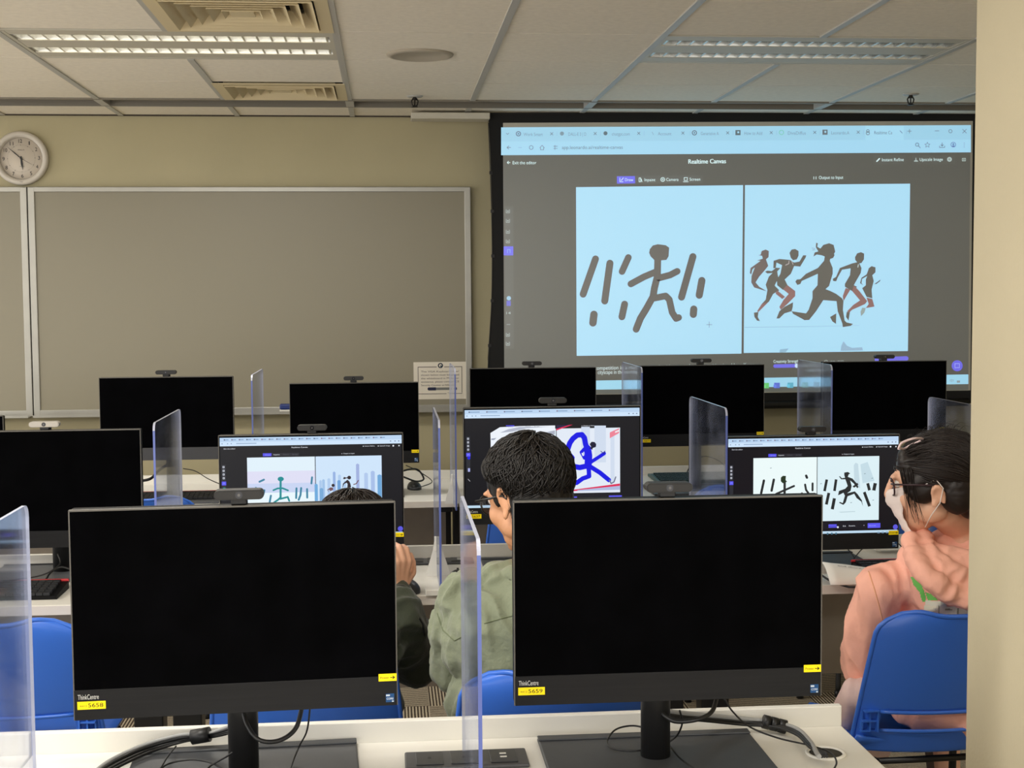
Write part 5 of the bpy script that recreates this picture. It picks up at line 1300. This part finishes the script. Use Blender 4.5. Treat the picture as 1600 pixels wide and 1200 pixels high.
# ------------------------------------------------ person in the peach hoodie
YW = 3.36; DW = .18
hw_ = P(1462, 757, YW)
wx, wy = P(1500, 900, 3.4).x + .03, 3.42
w_root = person((wx, wy, 0), 'person with ponytail, glasses and white face mask in a peach hoodie, seated at the right')
WM = Matrix.Translation(hw_) @ Matrix.Rotation(math.radians(62), 4, 'Z') @ Matrix.Rotation(math.radians(-8), 4, 'X') @ Matrix.Scale(1.06, 4)
nbw = V((wx - .02, wy - .02, .975))
sL, sR = P(1374, 922, 3.42), V((wx + .19, wy + .0, .93))
eL = P(1348, 1046, 3.50); wL = P(1392, 905, 3.92); eR, wR = V((wx + .24, wy + .14, .74)), V((wx + .10, 3.76, .79))
def body_fill_w(bm):
    head_fill(bm, WM, .8); chain(bm, [(hw_ + V((.028, 0, -.07)), .048), (nbw + V((-.005, 0, .02)), .05), (nbw - V((0, 0, .05)), .065)])
    ell(bm, (wx, wy, .86), (.15, .095, .13)); ell(bm, (wx, wy, .70), (.14, .095, .17)); cap(bm, sL, .043, sR, .043)
    chain(bm, [(sL, .042), (eL, .036), (wL, .025)]); chain(bm, [(sR, .042), (eR, .036), (wR, .025)])
    hand_fill(bm, wL, (.35, 1, .0), (0, 0, 1), 1, .45, .93); hand_fill(bm, wR, (-.2, 1, 0), (0, 0, 1), -1, .45, .93)
    legs_fill(bm, wx, wy - .02, .8)
    for s in (-1, 1): ell(bm, (wx + s * .12, wy + .45, .05), (.04, .11, .035))
blob('body', body_fill_w, SKIN2, w_root, .0045, 3)
eyes(WM, w_root)
def hoodie(bm):
    ell(bm, (wx, wy - .01, .84), (.195, .13, .15)); ell(bm, (wx, wy - .01, .68), (.195, .135, .18)); ell(bm, (wx, wy, .55), (.205, .16, .12)); ell(bm, (wx, wy - .01, .52), (.205, .155, .09))
    cap(bm, sL, .060, sR, .060); cap(bm, sL.lerp(nbw, .5), .060, nbw + V((0, 0, -.05)), .075); cap(bm, sR.lerp(nbw, .5), .060, nbw + V((0, 0, -.05)), .075)
    mid = sL.lerp(eL, .5)
    chain(bm, [(sL, .062), (mid + V((.0, 0, 0)), .066), (eL, .062), (eL.lerp(wL, .4), .058), (wL - V((0, .04, 0)), .042)])
    chain(bm, [(sR, .062), (eR, .058), (wR - V((0, .05, 0)), .042)])
hood_o = blob('hoodie', hoodie, PEACH, w_root, .0055, 4, .014, 12, (1.1, 1, .55), 11)
def hood(bm):
    A = [(1424, 846, 3.33), (1432, 876, 3.27), (1458, 908, 3.22), (1492, 930, 3.21), (1530, 936, 3.21), (1572, 918, 3.22), (1604, 880, 3.27), (1616, 846, 3.37)]
    B = [(1440, 842, 3.37), (1450, 866, 3.30), (1474, 890, 3.25), (1505, 905, 3.24), (1540, 905, 3.24), (1575, 885, 3.27), (1596, 856, 3.33)]
    D = [(1420, 848, 3.37), (1440, 838, 3.41), (1475, 850, 3.43)]
    for pts, r in ((A, .026), (B, .030)):
        q = catmull([P(*p) for p in pts], 3)
        for a, b in zip(q, q[1:]): cap(bm, a, r, b, r)
    q = [P(1470, 872, 3.30), P(1510, 882, 3.28), P(1550, 876, 3.29)]
    for a, b in zip(q, q[1:]): cap(bm, a, .036, b, .036)
    q = [P(*p) for p in ((1428, 852, 3.34), (1436, 846, 3.45), (1462, 846, 3.51), (1500, 850, 3.53))]
    for a, b in zip(q, q[1:]): cap(bm, a, .022, b, .022)
blob('hood', hood, PEACH, w_root, .0055, 4, .008, 16, (1, 1, 1.3), 2)
def hem(bm):
    chain(bm, [(P(1340, 1085, 3.42), .045), (P(1330, 1110, 3.48), .05), (P(1325, 1150, 3.56), .05), (P(1360, 1160, 3.62), .06)])
blob('hoodie_hem', hem, PALE, w_root, .007, 4, .006, 12, (1.5, 1, .4), 7)
blob('trousers', lambda bm: legs_fill(bm, wx, wy + .03, .92), BROWNCLOTH, w_root, .009, 4)
shoes(wx, wy - .02, w_root)
tw = surf(hood_o, w_root)
seam(tw, w_root, [(1357, 893), (1366, 920), (1374, 948), (1380, 975)], .002, mat('peach_seam', (240, 176, 140), .8))
def decal(tree, root, polys, name, step=1.3):
    vs, fs, cs = [], [], []
    def inside(x, y, p):
        c = False
        for (x1, y1), (x2, y2) in zip(p, p[1:] + p[:1]):
            if (y1 > y) != (y2 > y) and x < (x2 - x1) * (y - y1) / (y2 - y1) + x1: c = not c
        return c
    for L, (pts, col) in enumerate(polys):
        xs_ = [p[0] for p in pts]; ys_ = [p[1] for p in pts]; x = min(xs_)
        while x < max(xs_):
            y = min(ys_)
            while y < max(ys_):
                if inside(x + step / 2, y + step / 2, pts):
                    q = [onto(tree, a, b, .0008 + .0004 * L) for a, b in ((x, y), (x + step, y), (x + step, y + step), (x, y + step))]
                    if None not in q and max((q[0] - q[k]).length for k in (1, 2, 3)) < .02:
                        b0 = len(vs); vs.extend([tuple(v - root.location) for v in q]); fs.append((b0, b0 + 1, b0 + 2, b0 + 3)); cs.append(lin(col))
                y += step
            x += step
    if not fs: return
    me = bpy.data.meshes.new(name); me.from_pydata(vs, [], fs); at = me.color_attributes.new('col', 'FLOAT_COLOR', 'CORNER')
    for p, c in zip(me.polygons, cs):
        for li in p.loop_indices: at.data[li].color = c
    me.materials.append(ART_PRINT); o = bpy.data.objects.new(name, me); C.objects.link(o); o.parent = root; return o
GRN = (110, 196, 90)
decal(tw, w_root, [([(1423, 902), (1429, 900), (1440, 914), (1446, 930), (1447, 940), (1441, 940), (1437, 925), (1428, 915)], GRN),
                   ([(1446, 925), (1455, 928), (1466, 938), (1450, 938)], GRN), ([(1444, 946), (1600, 950), (1600, 966), (1445, 962)], (226, 222, 200)),
                   ([(1446, 938), (1475, 940), (1480, 948), (1446, 946)], (222, 222, 204)), ([(1466, 946), (1467.5, 946), (1468, 958), (1466, 958)], (150, 150, 120)),
                   ([(1476, 950), (1488, 951), (1488, 953), (1476, 952)], (150, 150, 120)), ([(1496, 950), (1498, 950), (1498, 964), (1496, 964)], (150, 150, 120))], 'back_print')
# hair pulled back to a low tail
SW = ((0, -.022, .034), (.084, .108, .092))
def hair_w(bm):
    ell(bm, SW[0], SW[1], WM); ell(bm, (0, -.070, -.012), (.070, .050, .068), WM); ell(bm, (0, .050, .060), (.062, .034, .044), WM)
    for s in (-1, 1):
        ell(bm, (s * .062, .026, .012), (.016, .040, .050), WM); ell(bm, (s * .060, -.050, -.012), (.022, .042, .058), WM)
    ell(bm, (0, -.078, -.055), (.05, .036, .036), WM)
hairw = blob('hair', hair_w, HAIR2, w_root, .0045, 9, .002, 40, (1, .4, 1), 5)
tail = WM @ V((-.004, -.118, -.068))
mb = MB(); rnd = random.Random(4); L_ = w_root.location
for k in range(950):   # locks drawn from the hairline back to the tie
    a = rnd.uniform(-1.75, 1.75); h = rnd.uniform(-.75, 1.2)
    d0 = V((math.sin(a) * .9, math.cos(a) * .85 * (1 if rnd.random() < .8 else .5), .15 + .85 * max(0, h))).normalized()
    d1 = V((d0.x * .5, -.95, -.45)).normalized(); pts = []
    lift = rnd.uniform(.001, .0065); n = 8
    for j in range(n + 1):
        s = j / n; d = (d0 * (1 - s) + d1 * s + V((0, 0, .55)) * math.sin(PI * s) * max(0, d0.z)).normalized(); c, R = V(SW[0]), V(SW[1])
        k_ = 1 / math.sqrt((d.x / R.x) ** 2 + (d.y / R.y) ** 2 + (d.z / R.z) ** 2)
        pts.append(WM @ (c + d * (k_ + lift + .001)) - L_)
    mb.tube(pts, [.0013 * (1 - .5 * abs(2 * j / n - 1) ** 3) for j in range(n + 1)], None, 4)
for k in range(60):   # flyaway hairs over the top
    a = rnd.uniform(-1, 1); d = V((rnd.uniform(-.6, .6), rnd.uniform(-.5, .7), 1)).normalized(); c, R = V(SW[0]), V(SW[1]); p = c + V((d.x * R.x, d.y * R.y, d.z * R.z)) * 1.0
    q = V((rnd.uniform(-.02, .02), rnd.uniform(-.05, .03), rnd.uniform(.004, .02)))
    mb.tube([WM @ (p + q * t + V((0, 0, .012 * math.sin(PI * t)))) - L_ for t in (0, .3, .6, 1)], [.0005, .0005, .0004, .0002], None, 3)
mb.build('hair_lock', HAIR2, w_root, norm=False)
mb = MB()
for k in range(26):   # loose strands beside the cheek
    y0 = rnd.uniform(.028, .062); x0 = .078 - max(0, y0 - .03) * .3 + rnd.uniform(-.003, .004); l = rnd.uniform(.06, .125); b = rnd.uniform(-.022, .008)
    pts = [V((-x0 + (.006 * t), y0 + .012 - .006 * t + b * t * t, .055 - l * 1.15 * t)) for t in (0, .2, .4, .6, .8, 1)]
    mb.tube([WM @ p - L_ for p in pts], [.001, .0011, .001, .0008, .0006, .0003], None, 4)
mb.build('hair_lock', HAIR2, w_root, norm=False)
def tail_f(bm):
    chain(bm, [(tail, .022), (tail + V((.05, -.03, -.05)), .032), (tail + V((.03, -.075, -.12)), .026), (tail + V((-.012, -.09, -.16)), .014), (tail + V((-.03, -.09, -.175)), .005)])
blob('ponytail', tail_f, HAIR2, w_root, .005, 3, .004, 30, (1, 1, .4), 4)
mb = MB()
for k in range(90):
    a = rnd.uniform(0, 6.28); r = rnd.uniform(.01, .03); e = V((rnd.uniform(-.055, .02), rnd.uniform(-.02, .0), rnd.uniform(-.02, .02)))
    o3 = V((math.cos(a) * r, math.sin(a) * r, 0))
    mb.tube([tail - L_, tail + V((.05, -.03, -.05)) + o3 - L_, tail + V((.03, -.078, -.12)) + o3 - L_, tail + V((-.005, -.095, -.155)) + e - L_], [.0012, .0014, .0012, .0004], None, 4)
mb.build('hair_lock', HAIR2, w_root, norm=False)
def scr(bm):
    ax = (V((.5, -.3, -.5))).normalized(); u = ax.orthogonal().normalized(); v = ax.cross(u)
    for k in range(14):
        a = 2 * PI * k / 14; ell(bm, tail + V((.004, 0, .0)) + (u * math.cos(a) + v * math.sin(a)) * .026, (.012 + .003 * (k % 2),) * 3)
blob('scrunchie', scr, mat('scrunchie_satin', (226, 200, 184), .4), w_root, .004, 2, .003, 50)
# face mask: pleated shell over nose and chin, with ear loops
mb = MB(); g = []; NU, NV = 23, 13
for j in range(NV):
    v = j / (NV - 1); row = []
    for i in range(NU):
        u = -1 + 2 * i / (NU - 1); a = u * (.70 + .28 * (2 * v - 1) ** 2); z = -.003 - .106 * v + .012 * abs(u) * (.5 - v) * 2
        fw = .112 + .022 * math.exp(-((v - .20) / .28) ** 2) * (1 - abs(u)) ** .7 - .016 * max(0, v - .6) / .4
        x = math.sin(a) * .079 * (1 - .16 * v * v); y = -.012 + math.cos(a) * fw + .018 * (1 - math.cos(a)) + .0015 * math.sin(v * 26)
        row.append(mb.bm.verts.new(WM @ V((x, y, z)) - L_))
    g.append(row)
for j in range(NV - 1):
    for i in range(NU - 1): mb.bm.faces.new((g[j][i], g[j][i + 1], g[j + 1][i + 1], g[j + 1][i])).smooth = True
mo = mb.build('face_mask', MASKM, w_root, norm=False); m = mo.modifiers.new('t', 'SOLIDIFY'); m.thickness = .0018; m.offset = 0
for s in (-1, 1):
    mb = MB(); mb.tube([WM @ V(p) - L_ for p in ((s * .068, .03, .002), (s * .0785, .012, .012), (s * .086, -.012, .022), (s * .086, -.026, .0), (s * .084, -.014, -.034), (s * .074, .01, -.062), (s * .055, .03, -.092))], .0013, mat('ear_loop', (236, 226, 220), .7), 6)
    mb.build('ear_loop', None, mo)
glasses(WM, w_root, mat('glasses_wine', (44, 18, 26), .3), hgt=.020)
# hair clip
th = surf(hairw, w_root)
q = []; yl = 3.3
for x, y in ((1404, 701), (1408, 693), (1418, 688), (1430, 685), (1442, 686), (1434, 691), (1424, 695), (1413, 701)):
    h = th.ray_cast(EYE, ray(x, y).normalized())[0]
    if h is not None: yl = h.y
    q.append(P(x, y, yl - .014) - L_)
mb = MB(); mb.tube(catmull(q + [q[0]], 4), .0030, mat('clip_pink_white', (240, 214, 214), .3), 8); mb.build('hair_clip', None, w_root)

# ------------------------------------------------ person in the dark olive jacket
YD = 3.40
hd = P(553, 860, YD); dx_, dy_ = P(505, 900, 3.25).x, 3.22
d_root = person((dx_, dy_, 0), 'person in a dark olive jacket behind the 5658 monitor, head leaning near a raised hand')
DM = Matrix.Translation(hd) @ Matrix.Rotation(math.radians(-8), 4, 'Z') @ Matrix.Rotation(math.radians(-14), 4, 'X') @ Matrix.Scale(1.04, 4)
nbd = V((dx_ + .03, dy_ + .10, .90)); dsL, dsR = V((dx_ - .17, dy_ + .06, .84)), V((dx_ + .17, dy_ + .07, .83))
deR = P(646, 1030, 3.40); dwR = P(621, 922, 3.78); deL = V((dx_ - .24, dy_ + .22, .70)); dwL = V((dx_ - .10, 3.80, .79))
def body_d(bm):
    head_fill(bm, DM); chain(bm, [(hd + V((0, -.02, -.07)), .052), (nbd, .056), (nbd - V((0, .03, .06)), .07)])
    ell(bm, (dx_, dy_ + .05, .78), (.16, .10, .13)); ell(bm, (dx_, dy_, .64), (.15, .10, .14)); cap(bm, dsL, .048, dsR, .048)
    chain(bm, [(dsR, .046), (deR, .038), (dwR, .026)]); chain(bm, [(dsL, .046), (deL, .038), (dwL, .026)])
    hand_fill(bm, dwR, (.10, -.05, 1), (.55, -.85, 0), 1, .75, 1.0); hand_fill(bm, dwL, (.3, 1, 0), (0, 0, 1), 1, .45)
    legs_fill(bm, dx_, dy_ - .02, .85)
    for s in (-1, 1): ell(bm, (dx_ + s * .12, dy_ + .45, .05), (.04, .11, .035))
blob('body', body_d, SKIN2, d_root, .0042, 3)
eyes(DM, d_root)
def jacket(bm):
    ell(bm, (dx_, dy_ + .04, .77), (.195, .135, .14)); ell(bm, (dx_, dy_, .63), (.185, .135, .14)); ell(bm, (dx_, dy_, .56), (.19, .145, .09))
    cap(bm, dsL, .064, dsR, .064); cap(bm, dsL.lerp(nbd, .5), .058, nbd - V((0, .02, .06)), .075); cap(bm, dsR.lerp(nbd, .5), .058, nbd - V((0, .02, .06)), .075)
    chain(bm, [(dsR, .066), (dsR.lerp(deR, .6), .066), (deR, .066), (deR.lerp(dwR, .35), .062), (deR.lerp(dwR, .7), .046), (deR.lerp(dwR, .97), .033)])
    chain(bm, [(dsL, .066), (deL, .058), (dwL, .038)])
jk = blob('jacket', jacket, OLIVE, d_root, .0055, 4, .011, 12, (1, 1, 1), 21)
tj = surf(jk, d_root); seam(tj, d_root, [(655, 966), (660, 975), (664, 996)], .0025, BLACKMET, 'sleeve_zip', .0005)
blob('trousers', lambda bm: legs_fill(bm, dx_, dy_ - .02, 1.02), DARKCLOTH, d_root, .009, 4)
shoes(dx_, dy_ - .02, d_root)
SD = ((0, -.018, .046), (.088, .108, .092))
def hair_d(bm): ell(bm, SD[0], SD[1], DM); ell(bm, (0, -.062, -.02), (.072, .052, .08), DM)
blob('hair', hair_d, HAIR2, d_root, .0045, 3, .002, 40, (1, 1, .5), 5)
strands(d_root, DM, (SD[0], tuple(r + .0025 for r in SD[1])), (0, -.25, .95), 900, cover(1.6, 1.2, 1.5), HAIR2, .0012, 'hair_lock', .010, .016, 6)
